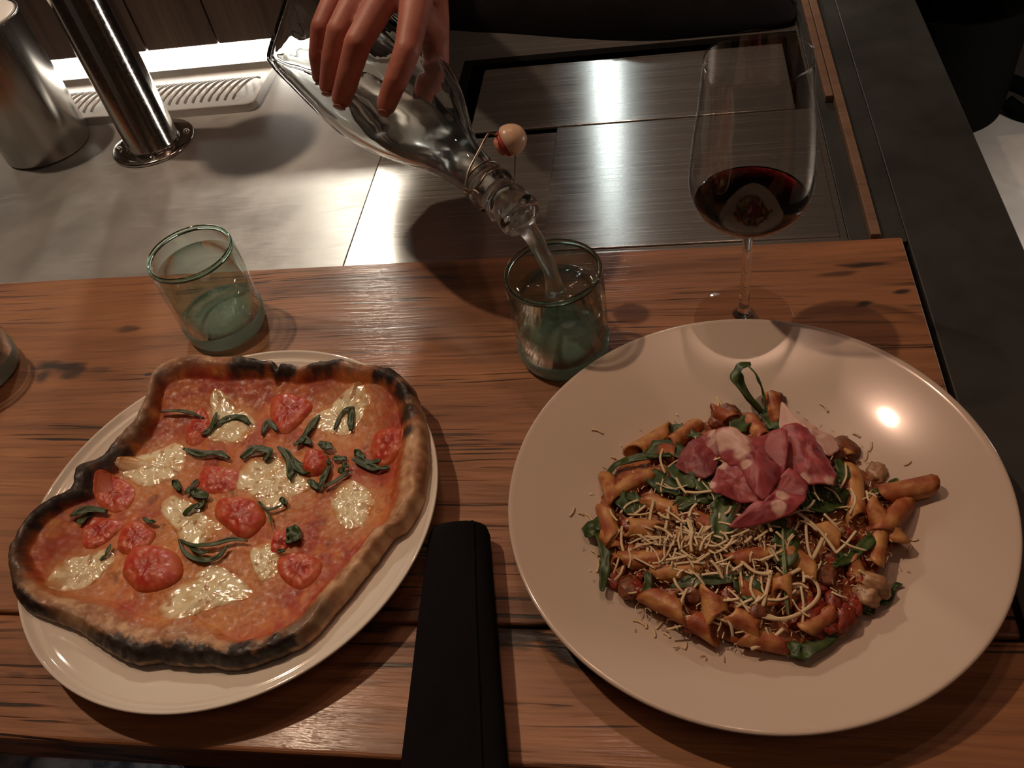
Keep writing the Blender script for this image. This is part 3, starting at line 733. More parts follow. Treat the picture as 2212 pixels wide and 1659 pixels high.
# ------------------------------------------------------------------ pasta
M['pasta'] = vcol_mat('sauced_pasta', .48, .6, 380, rnoise=(.34, .62))
M['shred'] = mat('grated_cheese', (.74, .55, .33), .5, Subsurface_Weight=.1, Subsurface_Radius=(.003, .002, .001), Subsurface_Scale=1.0)
M['ham'] = vcol_mat('cured_ham', .50, .15, 500, sss=.25)
M['bit'] = vcol_mat('meat_bit', .38, .5, 500)
l_, r_, t__, b__ = P(1285, 1130, .022), P(1950, 1120, .022), P(1620, 880, .03), P(1630, 1415, .015)
MCX, MCY = (l_.x+r_.x)/2, (t__.y+b__.y)/2; MRX, MRY = (r_.x-l_.x)/2, (t__.y-b__.y)/2
def HM(x, y):
    d = ((x-MCX)/MRX)**2+((y-MCY)/MRY)**2
    return H2(x, y)+.030*max(0, 1-d)**.75+.0022*fbm(x, y, 70, 3, 2.)*max(0, min(1, 1.25-d))
dish = thing('penne_pasta', 'penne in red sauce topped with ham, rocket and grated cheese on the ivory plate', 'pasta', (MCX, MCY, .01))
so = [(1300,1040),(1360,960),(1450,915),(1540,895),(1620,890),(1700,880),(1790,925),(1840,960),(1880,1015),(1960,1050),(1985,1075),(1945,1130),(1925,1190),(1895,1240),(1890,1290),(1830,1350),(1760,1390),(1680,1400),(1600,1392),(1520,1362),(1450,1320),(1400,1290),(1340,1268),(1310,1230),(1315,1180),(1298,1110)]
sw = [tuple(on(a, b_, HM)[:2]) for a, b_ in so]
def sc(x, y, t, a, z):
    n1 = fbm(x, y, 60, 4, 3.); n2 = fbm(x, y, 220, 4, 8.)
    c = mixc((.26, .055, .020), (.48, .17, .055), ss(-.35, .4, n1+.6*n2)); c = mixc(c, (.12, .022, .010), .7*ss(.1, .5, -n2-.3*n1))
    return c
child(dish, blob('sauce', sw, lambda x, y, t, a: HM(x, y)-.002*(1-t)-.0018*t**3+.0028*fbm(x, y, 200, 3, 6.)+.001, sc, M['pasta'], 44, 260, .0022))

def penne(p0, p1, r, tint=0.):
    p0 = Vector(p0); p1 = Vector(p1); d = (p1-p0); L = d.length; d.normalize()
    u = d.cross(Vector((0, 0, 1))); u.normalize(); v = u.cross(d); n = 20; S = 9; vs, cs, fs = [], [], []; sd = random.random()*60
    bend = random.uniform(-.0012, .0012); phi = random.random()*6.28
    def ring(s, rr, sl):
        for j in range(n):
            a = 2*math.pi*j/n; q = rr*(1+.035*math.cos(10*a)*(1 if rr > r*.9 else 0))
            off = d*(s+sl*math.cos(a+phi)*r*.75)
            pt = p0+off+u*math.cos(a)*q+v*(math.sin(a)*q+bend*math.sin(math.pi*s/L))
            vs.append(pt); e = fbm(pt.x, pt.y, 160, 4, sd+pt.z*100)
            c = mixc((.60, .29, .095), (.36, .085, .028), ss(-.40, .35, e*1.3+tint)); c = mixc(c, (.20, .035, .014), .7*ss(.12, .45, e-.1+tint*.5))
            cs.append(c)
    for k in range(S): ring(L*k/(S-1), r, (1-k/(S-1)*2))
    for k in range(S-1, -1, -1): ring(L*k/(S-1), r*.72, (1-k/(S-1)*2))
    R_ = 2*S
    for k in range(R_):
        for j in range(n):
            a = k*n; b_ = ((k+1) % R_)*n; m_ = (j+1) % n; fs.append([a+j, b_+j, b_+m_, a+m_])
    o = mesh_obj('penne', vs, fs, M['pasta'], None, True, cs); child(dish, o); return o
pen = [((1368,978),(1450,930),19),((1668,862),(1678,905),17),((1842,1015),(1850,1125),18),((1915,1068),(2008,1050),20),((1880,1100),(1935,1170),20),((1312,1035),(1330,1085),16),((1308,1105),(1325,1165),17),
((1335,1225),(1345,1195),15),((1350,1212),(1430,1210),17),((1540,1278),(1548,1345),22),((1400,1285),(1475,1325),18),((1565,1322),(1650,1368),18),((1688,1240),(1690,1295),17),((1840,1215),(1862,1262),15),((1480,1330),(1545,1372),17),((1960,1085),(1905,1150),17),
((1610,1375),(1690,1392),16),((1400,1080),(1470,1110),17),((1470,1170),(1550,1190),17),((1540,890),(1580,905),16),((1350,1140),(1430,1150),18),((1580,1215),(1660,1200),17),((1760,1130),(1820,1180),17),((1400,960),(1460,985),17),((1620,905),(1650,950),16),((1830,985),(1790,955),14),
((1890,1215),(1900,1150),15),((1420,1240),(1500,1235),17),((1700,1190),(1760,1240),17),((1340,1060),(1400,1030),16),((1500,920),(1450,960),16),((1600,1270),(1660,1310),17),((1790,1330),(1740,1360),15),((1300,1150),(1335,1190),14),((1500,1120),(1560,1150),16)]
for a, b_, rp in pen:
    r = rp*.00034; h = r*.55+random.uniform(0, .002); penne(on(a[0], a[1], HM, h), on(b_[0], b_[1], HM, h+random.uniform(-.002, .002)), r, random.uniform(-.3, .25))
# meat and tomato bits
def bit(name, px, py, s, c0, c1):
    bm = bmesh.new(); bmesh.ops.create_icosphere(bm, subdivisions=3, radius=1); sd = random.random()*99; p = on(px, py, HM, s*.35)
    sx, sy, sz = random.uniform(.8, 1.4), random.uniform(.7, 1.1), random.uniform(.55, .8); rz = random.random()*6.3
    cs = []
    for v in bm.verts:
        q = v.co*(1+.38*noise.noise(v.co*1.7+Vector((sd, 0, 0)))+.16*noise.noise(v.co*5+Vector((sd, 3, 0))))
        cs.append(mixc(c0, c1, ss(-.4, .4, noise.noise(v.co*4+Vector((0, sd, 0))))))
        x, y = q.x*sx*s, q.y*sy*s; v.co = Vector((p.x+x*math.cos(rz)-y*math.sin(rz), p.y+x*math.sin(rz)+y*math.cos(rz), p.z+q.z*sz*s))
    vs = [tuple(v.co) for v in bm.verts]; fs = [[v.index for v in f.verts] for f in bm.faces]; bm.free()
    child(dish, mesh_obj(name, vs, fs, M['bit'], None, True, cs))
BR = ((.30, .10, .045), (.13, .040, .020)); TR = ((.34, .048, .024), (.17, .024, .012)); ON = ((.50, .30, .16), (.34, .16, .08))
for q in ((1570,895,.0095,BR),(1552,912,.007,BR),(1672,862,.0075,BR),(1820,972,.009,BR),(1800,985,.007,BR),(1894,1020,.006,ON),(2008,1038,.0035,BR),(1820,1330,.0075,TR),(1780,1345,.0085,TR),(1750,1320,.0075,TR),(1800,1300,.0065,TR),(1842,1310,.006,TR),(1765,1368,.006,TR),(1735,1345,.006,TR),(1810,1352,.006,BR),(1410,1235,.006,BR),(1495,1285,.007,BR),(1630,1320,.009,BR),(1880,1260,.008,ON),(1872,1285,.007,ON),(1900,1270,.006,ON),(1360,1270,.007,BR),(1320,1250,.006,TR),(1920,1140,.008,BR),(1780,1240,.008,BR)):
    bit('sauce_bit', *q[:3], *q[3])
for k in range(95):
    a = random.random()*6.28; d = random.random()**.5; px = 1610+315*d*math.cos(a); py = 1150+235*d*math.sin(a)
    bit('sauce_bit', px, py, random.uniform(.0025, .0062), *random.choice([BR, TR, TR, ON]))
# rocket leaves
GR = ((.070, .110, .022), (.022, .042, .009)); VE = (.22, .30, .12)
def leaf(q, wpx, lift=.004, name='rocket_leaf', vein=None, lobes=.12, tw=.3, col=GR, thick=.0005):
    n = len(q); pts = []
    for i, e in enumerate(q):
        l = e[2] if len(e) > 2 else lift+.0025*random.random(); pts.append(on(e[0], e[1], HM, l))
    return ribbon(name, pts, wpx*.00034, M['leaf'], col, dish, cup=.25, wav=.0016, vein=vein, twist=tw, lobes=lobes, thick=thick)
leaf([(1645,890,.008),(1622,862,.016),(1602,835,.022),(1590,808,.026),(1600,790,.027),(1622,786,.024)], 24, tw=.5)
leaf([(1615,788,.026),(1638,818,.022),(1650,855,.014),(1655,890,.008)], 5, name='leaf_stem', lobes=0, col=((.10, .16, .05), (.06, .10, .03)))
for q, wd in (([(1422,952),(1450,930),(1476,916)],20),([(1476,916),(1490,936),(1512,940)],20),([(1308,1032),(1330,1005),(1360,993),(1400,985),(1450,985)],16),([(1395,985),(1440,968),(1482,985)],40),([(1408,1015),(1430,1045),(1475,1062)],38),([(1445,1005),(1475,1030),(1500,1050)],34),
([(1328,1052),(1345,1085),(1372,1110)],26),([(1352,1062),(1375,1080),(1382,1100)],20),([(1455,1095),(1500,1078),(1545,1070)],28),([(1268,1160),(1280,1138),(1302,1130)],30),([(1288,1150),(1306,1185),(1306,1230),(1300,1276)],20),
([(1448,1268),(1500,1255),(1560,1252),(1592,1246)],20),([(1590,1242),(1615,1268),(1640,1305)],42),([(1902,1142),(1872,1175),(1832,1205),(1800,1222)],20),([(1708,1385),(1722,1405),(1745,1404),(1812,1366)],28),
([(1745,1050),(1785,1075),(1815,1085)],55),([(1735,1095),(1780,1085),(1825,1055)],45),([(1808,992),(1820,1015),(1812,1042)],24),([(1585,935),(1600,915),(1625,905)],34),([(1650,880),(1664,905),(1682,925)],34),([(1882,1066),(1915,1052),(1940,1034)],13),([(1398,1235),(1400,1262),(1384,1300)],15),
([(1500,1010),(1530,1050),(1560,1070)],40),([(1620,1080),(1660,1120),(1700,1130)],34),([(1480,1130),(1500,1165),(1540,1175)],14),([(1770,1240),(1800,1215),(1840,1200)],24)):
    leaf(q, wd, .0055)
leaf([(1562,1075),(1562,1110),(1552,1170)], 42, .008, vein=VE)
leaf([(1692,1140),(1697,1180),(1690,1222)], 46, .008, vein=VE)
leaf([(1690,1140,.011),(1694,1220,.010),(1698,1290,.009),(1703,1330,.006)], 6, name='leaf_stem', lobes=0, col=((.24, .30, .13), (.15, .2, .08)))
leaf([(1884,1300,.003),(1918,1299,.003),(1932,1266,.003),(1950,1262,.003)], 9, .003, name='basil_strip', lobes=0, tw=0, col=GB)
leaf([(1865,1308,.003),(1880,1322,.003),(1890,1316,.003)], 10, .003, name='basil_strip', lobes=0, tw=0, col=GB)

# grated cheese: separate curls, each a part; the fine loose gratings joined
def shred(pts, w, th=.0007):
    o = tube('cheese_shred', catmull(pts, 4), w*.38, M['shred'], 6, flat=.45); child(dish, o); return o
def shp(q, wpx, l0=.007, off=None):
    shred([on(e[0], e[1], HM, e[2] if len(e) > 2 else l0) for e in q], wpx*.00034)
for q, wd in (([(1412,1082),(1404,1120),(1398,1205)],8),([(1446,1094),(1442,1120),(1437,1145)],8),([(1455,1219),(1490,1214),(1524,1217)],7),([(1484,1272),(1472,1300),(1470,1332)],7),([(1642,1288),(1632,1308),(1648,1332),(1700,1336),(1748,1312),(1770,1282),(1758,1252),(1738,1245)],9),
([(1700,1243),(1750,1213),(1778,1162)],10),([(1722,1106),(1770,1145),(1808,1196)],9),([(1570,1292),(1640,1322),(1700,1342)],7),([(1692,1358),(1660,1385),(1622,1402)],9),([(1654,1355),(1664,1376),(1688,1392)],6),([(1730,1266),(1736,1310),(1732,1362)],6),([(1452,1338),(1490,1332),(1520,1338)],7),([(1440,1360),(1470,1352),(1500,1342)],6),
([(1666,1232),(1658,1270),(1648,1310)],9),([(1600,1210),(1630,1235),(1665,1240)],9),([(1480,1062),(1505,1064),(1540,1060)],8),([(1395,1092),(1372,1110),(1352,1128)],8),([(1540,1332),(1590,1350),(1620,1372)],7),([(1838,1055),(1848,1080),(1835,1110)],7),([(1872,1060),(1880,1085),(1920,1110)],6),([(1780,1110),(1800,1130),(1815,1150)],7),([(1740,1120),(1745,1180),(1760,1225)],7)):
    shp(q, wd, .0085)
rnd = random.Random(11)
def rshred(px, py, ln, l0):
    a = rnd.random()*3.14; dx, dy = math.cos(a)*ln/2, math.sin(a)*ln/2; k = rnd.uniform(-.35, .35)
    shp([(px-dx, py-dy, l0+rnd.uniform(-.001, .002)), (px-dy*k, py+dx*k, l0+.001), (px+dx, py+dy, l0+rnd.uniform(-.001, .002))], rnd.uniform(4, 7.5))
for k in range(125):
    a = rnd.random()*6.28; d = rnd.random()**.7; rshred(1535+155*d*math.cos(a), 1170+75*d*math.sin(a), rnd.uniform(18, 55), rnd.uniform(.006, .011))
for k in range(95):
    a = rnd.random()*6.28; d = rnd.random()**.5; rshred(1610+300*d*math.cos(a), 1160+220*d*math.sin(a), rnd.uniform(22, 75), rnd.uniform(.006, .009))
for (a, b_) in ((1235,1105),(1255,1110),(1275,1122),(1290,1108),(1285,1195),(1290,1222),(1380,1345),(1395,1352),(1412,1368),(1425,1345),(1550,870),(1555,872),(1290,932),(1330,992),(1440,1372),(1850,940),(1870,985),(1900,1010),(1960,1000),(1880,965),(1975,1165),(1965,1185),(1780,880),(1480,1395)):
    aa = rnd.random()*3.1; ln = rnd.uniform(10, 32); dx, dy = math.cos(aa)*ln/2, math.sin(aa)*ln/2
    o = tube('cheese_shred', catmull([tuple(on(a-dx, b_-dy, H2, .0007)), tuple(on(a+dy*.2, b_-dx*.2, H2, .0009)), tuple(on(a+dx, b_+dy, H2, .0007))], 4), .0008, M['shred'], 6, flat=.5); child(dish, o)
# finest cheese crumbs, too small to single out
vs, fs = [], []
for k in range(2600):
    a = rnd.random()*6.28; d = rnd.random()**.6; cx_, cy_, ax_, ay_ = (1540, 1165, 190, 95) if k % 2 else (1610, 1160, 320, 235)
    p = on(cx_+ax_*d*math.cos(a), cy_+ay_*d*math.sin(a), HM, rnd.uniform(.003, .0075)) if k < 2300 else on(1610+370*d*math.cos(a), 1150+280*d*math.sin(a), HM, .0012)
    q = Vector((rnd.uniform(-1, 1), rnd.uniform(-1, 1), rnd.uniform(-.4, .4))).normalized(); u = q.orthogonal().normalized(); v = q.cross(u); L_ = rnd.uniform(.0006, .0022); r_ = rnd.uniform(.0002, .0004); b0 = len(vs)
    for e_ in (-1, 1):
        for (c1, c2) in ((1, 0), (-.5, .87), (-.5, -.87)): vs.append(p+q*e_*L_+(u*c1+v*c2)*r_)
    fs += [[b0, b0+1, b0+4, b0+3], [b0+1, b0+2, b0+5, b0+4], [b0+2, b0, b0+3, b0+5], [b0+2, b0+1, b0], [b0+3, b0+4, b0+5]]
cc_ = mesh_obj('cheese_crumbs', vs, fs, M['shred'], None, False); cc_['kind'] = 'stuff'; child(dish, cc_)
# cured ham, folded sheets on top
random.seed(21)
def ham(name, q, l0, hgt, fat, fold=(0, 1, .004), dark=0.):
    """q px outline; fat: list of (px,py,r)"""
    c0 = np.mean(np.array(q), axis=0); pc = on(c0[0], c0[1], HM, l0)
    o = [tuple(P(a, b_, pc.z)[:2]) for a, b_ in q]; sd = random.random()*50
    o = [tuple(w_) for w_ in catmull(o, 4, closed=True)]; o = [(a+.0016*nz(a, b_, 300, 1.), b_+.0016*nz(a, b_, 300, 5.)) for a, b_ in o]
    fw = [(P(a, b_, pc.z).x, P(a, b_, pc.z).y, r*.00034) for a, b_, r in fat]; fa = math.radians(fold[0])
    def zf(x, y, t, a):
        s = ((x-pc.x)*math.cos(fa)+(y-pc.y)*math.sin(fa))
        return pc.z+hgt*.6*(1-t*t)+fold[2]*.9*min(1, t*2.2+.35)*(abs(math.sin(s*fold[1]*45+sd))*2-1)+.0024*fbm(x, y, 110, 4, sd)-.001*t
    def cf(x, y, t, a, z):
        n = fbm(x, y, 120, 3, sd); n2 = fbm(x, y, 500, 2, sd)
        c = mixc((.40, .070, .075), (.25, .030, .038), ss(-.35, .35, n)); c = mixc(c, (.46, .11, .10), .35*ss(0, .5, n2)); c = mixc(c, (.16, .035, .035), dark)
        f = 0
        for (fx, fy, fr) in fw:
            d = math.hypot(x-fx, y-fy)/fr; f = max(f, ss(1.15, .75, d+.5*n))
        return mixc(c, (.62, .36, .29), f)
    b_ = blob(name, o, zf, cf, M['ham'], 16, 96, .0011); child(dish, b_)
ham('ham_slice', [(1458,1000),(1480,965),(1515,940),(1545,930),(1560,960),(1550,1000),(1530,1032),(1485,1020)], .012, .002, [(1545,940,14)], (30, 3, .002), .35)
ham('ham_slice', [(1688,870),(1712,895),(1760,920),(1800,940),(1812,965),(1790,985),(1740,960),(1700,945),(1685,925)], .012, .003, [(1700,900,50),(1760,940,55)], (60, 2, .002))
ham('ham_slice', [(1535,1062),(1545,1020),(1575,975),(1610,985),(1640,1040),(1648,1085),(1590,1075)], .016, .003, [(1535,1050,10),(1560,1000,12)], (20, 2, .003))
ham('ham_slice', [(1575,1132),(1620,1095),(1660,1060),(1700,1015),(1742,1042),(1735,1085),(1700,1115),(1640,1130)], .016, .003, [(1690,1075,12),(1680,1100,14)], (70, 2, .003))
ham('ham_slice', [(1690,925),(1725,918),(1760,945),(1785,985),(1803,1020),(1798,1048),(1755,1045),(1712,1020),(1690,980)], .018, .004, [(1795,1045,12),(1735,1035,12)], (15, 2.2, .003))
ham('ham_slice', [(1545,930),(1580,925),(1620,945),(1680,922),(1702,945),(1700,1000),(1675,1050),(1650,1082),(1620,1060),(1600,1015),(1560,985)], .020, .006, [(1560,950,26),(1592,960,24),(1605,985,16),(1612,1010,10),(1590,940,20)], (10, 2, .0035))

# ------------------------------------------------------------------ rolled napkin
nap = None
a0, a1 = P(925, 1125, .022), P(1050, 1140, .022); b0, b1 = P(858, 1640, .022), P(1092, 1640, .022)
vs, fs = [], []; NS = 40; n = 40
for i in range(NS+1):
    t = i/NS*1.0; L_ = a0.lerp(b0, t*1.10); R_ = a1.lerp(b1, t*1.10); c = (L_+R_)/2; hw = (R_-L_).length/2
    hh = .0125*(1+.05*math.sin(t*5)); zc = hh+.0003
    e = ss(0, .02, t)*.06+.94
    for j in range(n):
        a = 2*math.pi*j/n; ca, sa = math.cos(a), math.sin(a)
        sx = math.copysign(abs(ca)**.75, ca); sz = math.copysign(abs(sa)**.8, sa)
        x = c.x+hw*e*sx; y = c.y+(.002*sx); z = zc+hh*e*sz
        z += .0012*nz(x*1.2, y*.4, 60, 3.)*(1 if sa > 0 else 0)
        vs.append((x, y, z))
for i in range(NS):
    for j in range(n):
        k = (j+1) % n; fs.append([i*n+j, i*n+k, (i+1)*n+k, (i+1)*n+j])
# spiral ends: inset
for (st_, sg) in ((0, 1), (NS*n, -1)):
    cc = Vector((0, 0, 0))
    for j in range(n): cc += Vector(vs[st_+j])
    cc /= n; prev = st_
    for ri, (f, dy) in enumerate(((.86, -.0018), (.80, .002), (.62, .001), (.57, .004), (.35, .002), (.30, .005), (.1, .004))):
        s_ = len(vs)
        for j in range(n):
            v = Vector(vs[st_+j]); q = cc+(v-cc)*f; vs.append((q.x, q.y-sg*dy, q.z))
        for j in range(n):
            k = (j+1) % n; q = [prev+j, s_+j, s_+k, prev+k]; fs.append(q if sg > 0 else q[::-1])
        prev = s_
    fs.append([prev+j for j in range(n)] if sg < 0 else [prev+j for j in range(n)][::-1])
m = M['black_cloth']; t = NT(m); c = t.coord(); wv = t.n('ShaderNodeTexNoise', {'Vector': t.mapping(c, (900, 900, 900)), 'Scale': 1.0}).outputs[0]; t.set('Normal', t.bump(wv, .6, .0006)); t.b.inputs['Sheen Weight'].default_value = .0
nk = thing('rolled_napkin', 'black cloth napkin rolled tight between the two plates', 'napkin', (c_.location.x*0-.12, .24, 0))
child(nk, mesh_obj('napkin_roll', vs, fs, m))
hem = [Vector(vs[i*n+int(n*.19)])+Vector((0, 0, .0004)) for i in range(0, NS+1)]
child(nk, tube('hem', hem, .0011, m, 8))

# ------------------------------------------------------------------ swing-top bottle
MO = DP(1130, 472, .612); BO = DP(685, 55, .742)
ax = (MO-BO); BL = ax.length; ax.normalize()
mid_ = (MO+BO)/2; tc = Vector(CAM)-mid_; tc = (tc-ax*tc.dot(ax)).normalized(); wv_ = ax.cross(tc)
if wv_.z < 0: wv_ = -wv_
ph = math.radians(-25); F1 = tc*math.cos(ph)+wv_*math.sin(ph); F2 = -wv_*math.cos(ph)+tc*math.sin(ph)
prof_o = [(0, .0), (.0, .033), (.0008, .0378), (.0035, .0402), (.010, .0412), (.05, .0412), (.10, .0408), (.130, .0398), (.150, .0376), (.17, .0340), (.192, .0286), (.215, .0226), (.235, .0182), (.250, .0158), (.262, .0148), (.270, .0146), (.272, .0165), (.277, .0170), (.282, .0165), (.284, .0142), (.292, .0138), (.2945, .0158), (.299, .0160), (.3015, .0142), (.306, .0142), (.3085, .0160), (.314, .0163), (.3175, .0152), (.3182, .0130)]
K_ = BL/.3182
def sq(a, e): # superellipse
    c, s_ = math.cos(a), math.sin(a); return (abs(c)**e+abs(s_)**e)**(-1/e)
def bpt(u, r, a, ex):
    k = r*sq(a, ex); return BO+ax*(u*K_)+F1*(k*math.cos(a))+F2*(k*math.sin(a))
def expo(u): return 8.0-6.0*ss(.12, .235, u)
def bring(vs, u, r, n, wob=0., sd=0.):
    ex = expo(u); s_ = len(vs)
    for j in range(n):
        a = 2*math.pi*j/n; rr = r
        if wob and r > .01: q = Vector((math.cos(a)*2.2, math.sin(a)*2.2, u*34+sd)); rr = r*(1+wob*noise.noise(q)+wob*.5*noise.noise(q*2.7))
        vs.append(bpt(u, rr, a, ex))
    return list(range(s_, s_+n))
def loft(rows, fs, n):
    for A, B in zip(rows, rows[1:]):
        for j in range(n): k = (j+1) % n; fs.append([A[j], A[k], B[k], B[j]])
n = 128; vs, fs, rows = [], [], []
dense = [prof_o[1]]+[tuple(p) for p in catmull(prof_o[2:17], 4)]+prof_o[17:]
for u, r in dense: rows.append(bring(vs, u, r, n, .006))
fs.append(rows[0][::-1])
inn = [(.3176, .0105), (.312, .0100), (.30, .0100), (.27, .0102), (.250, .0118), (.235, .0146), (.215, .0192), (.192, .0252), (.17, .0306), (.150, .0342), (.130, .0364), (.10, .0374), (.05, .0374), (.012, .0372), (.0075, .034), (.006, .028)]
inn_d = [inn[0]]+[tuple(p) for p in catmull(inn[1:], 4)]
r0 = len(rows)
for u, r in inn_d: rows.append(bring(vs, u, r, n, .010, 5.))
loft(rows, fs, n); fs.append(rows[-1])
bt = thing('swing_top_bottle', 'clear glass swing-top water bottle tilted and pouring, held by a hand', 'bottle', tuple(mid_))
gb = mesh_obj('glass_body', vs, fs, M['bottle_glass'], None, True); child(bt, gb)
# water inside: inner shape cut by the level plane
vs, fs, rows = [], [], []
for u, r in inn_d[2:]: rows.append(bring(vs, u, r+.0002, n, .010, 5.))
loft(rows, fs, n); fs.append(rows[-1]); fs.append(rows[0][::-1])
bm = bmesh.new(); bv = [bm.verts.new(v) for v in vs]
for f in fs: bm.faces.new([bv[i] for i in f])
lvl = (BO+ax*(.312*K_)).z+.001
r_ = bmesh.ops.bisect_plane(bm, geom=bm.verts[:]+bm.edges[:]+bm.faces[:], plane_co=(0, 0, lvl), plane_no=(-.10, -.05, 1), clear_outer=True)
ed = [e for e in r_['geom_cut'] if isinstance(e, bmesh.types.BMEdge)]
bmesh.ops.holes_fill(bm, edges=ed)
tag(bm_obj('water', bm, M['slop'], None, True), 'water slopping inside the tilted bottle above the neck', 'water')
# neck wire, bail and stopper
M['wire'] = mat('dull_steel_wire', (.34, .29, .24), .32, 1)
def nring(u, r, k=40, a0=0, a1=2*math.pi): return [bpt(u, r, a0+(a1-a0)*i/k, 2) for i in range(k+1)]
child(bt, tube('neck_wire', nring(.2645, .0157)[:-1], .0009, M['wire'], 8, closed=True))
side1 = bpt(.2645, .0172, 0, 2)
pv1 = DP(1006, 408, .622); pv2 = DP(1108, 398, .662)
ST0 = DP(1108, 303, .640)
b1 = catmull([pv1+Vector((.002, 0, -.002)), pv1, DP(1011, 372, .622), DP(1035, 325, .625), DP(1054, 290, .628), DP(1066, 289, .631), DP(1085, 295, .636), ST0], 5)
b2 = catmull([pv2, DP(1112, 375, .660), DP(1113, 345, .656), DP(1113, 325, .652), DP(1108, 312, .645), ST0], 5)
child(bt, tube('bail_wire', b1, .0009, M['wire'], 8), tube('bail_wire', b2, .0008, M['wire'], 8))
child(bt, tube('lever_wire', catmull([pv1, DP(1020, 412, .617), DP(1034, 400, .612), DP(1050, 376, .612), DP(1070, 364, .620), DP(1086, 364, .634), DP(1099, 380, .650), pv2], 6), .0009, M['wire'], 8))
child(bt, tube('wire_loop', catmull([pv1, DP(1003, 414, .620), DP(1012, 419, .617), DP(1024, 411, .614), DP(1036, 420, .612)], 5), .0008, M['wire'], 8))
sd_ = (DP(1130, 285, .634)-DP(1076, 318, .640)).normalized()
def axlathe(name, prof, m, o, d, n=40):
    u = d.orthogonal().normalized(); v = d.cross(u); vs, fs = [], []
    for z, r in prof:
        for j in range(n): a = 2*math.pi*j/n; vs.append(o+d*z+(u*math.cos(a)+v*math.sin(a))*r)
    for i in range(len(prof)-1):
        for j in range(n): k = (j+1) % n; fs.append([i*n+j, i*n+k, (i+1)*n+k, (i+1)*n+j])
    fs.append(list(range(n))[::-1]); fs.append([(len(prof)-1)*n+j for j in range(n)])
    return mesh_obj(name, vs, fs, m)
M['stopper'] = mat('cream_stopper', (.74, .50, .34), .3); M['gasket'] = mat('red_gasket', (.45, .05, .035), .45); M['stub'] = mat('pink_stopper_foot', (.62, .22, .17), .4)
so_ = DP(1094, 308, .640)
child(bt, axlathe('stopper', [tuple(p) for p in catmull([(-.0005, .0098), (.0012, .0113), (.0035, .0117), (.0075, .0108), (.0115, .0085), (.0145, .005), (.0155, .0012)], 4)], M['stopper'], so_, sd_),
      axlathe('gasket', [(-.0038, .0085), (-.0034, .0096), (-.0022, .0100), (-.0010, .0096), (-.0006, .0085)], M['gasket'], so_, sd_),
      axlathe('stopper_foot', [tuple(p) for p in catmull([(-.0085, .0010), (-.0080, .0050), (-.0065, .0066), (-.0038, .0070)], 4)], M['stub'], so_, sd_))
# pouring water
s0 = MO-ax*.004+Vector((0, 0, -.003))
path = catmull([s0-ax*.02, s0, Vector((-.0935, .4865, .1135)), Vector((-.0882, .4845, .098)), Vector((-.0845, .4835, .080)), Vector((-.083, .483, .0625))], 8)
vs, fs = [], []; n = 28; Ls = len(path)
for i, p in enumerate(path):
    t = i/(Ls-1); d = Vector(path[min(i+1, Ls-1)])-Vector(path[max(i-1, 0)]); d.normalize(); u = d.cross(Vector((0, 1, 0))).normalized(); v = d.cross(u)
    r = .0076*(1-.30*t)+.001*math.sin(t*14)
    for j in range(n):
        a = 2*math.pi*j/n; rr = r*(1+.25*math.cos(2*a+t*7)+.18*noise.noise(Vector((math.cos(a)*1.5, math.sin(a)*1.5, t*6))))
        vs.append(Vector(p)+(u*math.cos(a)+v*math.sin(a))*rr)
for i in range(Ls-1):
    for j in range(n): k = (j+1) % n; fs.append([i*n+j, i*n+k, (i+1)*n+k, (i+1)*n+j])
fs.append(list(range(n))[::-1]); fs.append([(Ls-1)*n+j for j in range(n)])
tag(mesh_obj('water_stream', vs, fs, M['stream']), 'stream of water falling from bottle mouth into the tumbler', 'water')

# ------------------------------------------------------------------ people
def capsules(name, segs, m, voxel, smooth_it=4, ells=()):
    """union of tapered capsules (p0,r0,p1,r1) remeshed to one continuous skin"""
    bm = bmesh.new()
    def sphere(c, r, sub=3, sc=(1, 1, 1), rot=None):
        g = bmesh.ops.create_icosphere(bm, subdivisions=sub, radius=1)
        for v in g['verts']:
            q = Vector((v.co.x*sc[0]*r, v.co.y*sc[1]*r, v.co.z*sc[2]*r))
            if rot: q = rot @ q
            v.co = q+c
    for (p0, r0, p1, r1) in segs:
        p0 = Vector(p0); p1 = Vector(p1); L = (p1-p0).length; k = max(2, int(L/(min(r0, r1)*.55))+1)
        for i in range(k+1):
            t = i/k; sphere(p0.lerp(p1, t), r0*(1-t)+r1*t, 2 if r0 < .02 else 3)
    for (c, sc, rot) in ells: sphere(Vector(c), 1, 4, sc, rot)
    me = bpy.data.meshes.new(name); bm.to_mesh(me); bm.free(); me.materials.append(m)
    o = bpy.data.objects.new(name, me); COL.objects.link(o)
    rm = o.modifiers.new('union', 'REMESH'); rm.mode = 'VOXEL'; rm.voxel_size = voxel; rm.use_smooth_shade = True
    sm = o.modifiers.new('soften', 'SMOOTH'); sm.factor = .6; sm.iterations = smooth_it
    dg = bpy.context.evaluated_depsgraph_get(); ev = o.evaluated_get(dg); nm = bpy.data.meshes.new_from_object(ev)
    o.modifiers.clear(); old = o.data; o.data = nm; nm.name = name; bpy.data.meshes.remove(old)
    nm.polygons.foreach_set('use_smooth', [True]*len(nm.polygons))
    if not nm.materials: nm.materials.append(m)
    return o
M['skin'] = mat('skin', (.50, .225, .165), .48, Subsurface_Weight=.25, Subsurface_Radius=(.008, .003, .0015), Subsurface_Scale=1.0)
t = NT(M['skin']); c = t.coord(); nn = t.noise(c, 45, 4); t.set('Base Color', t.mix(t.mr(nn, .35, .7), (.52, .20, .145), (.38, .115, .085)))
t.set('Normal', t.bump(t.noise(c, 700, 3), .25, .0004))
M['nail'] = mat('fingernail', (.34, .13, .10), .35)
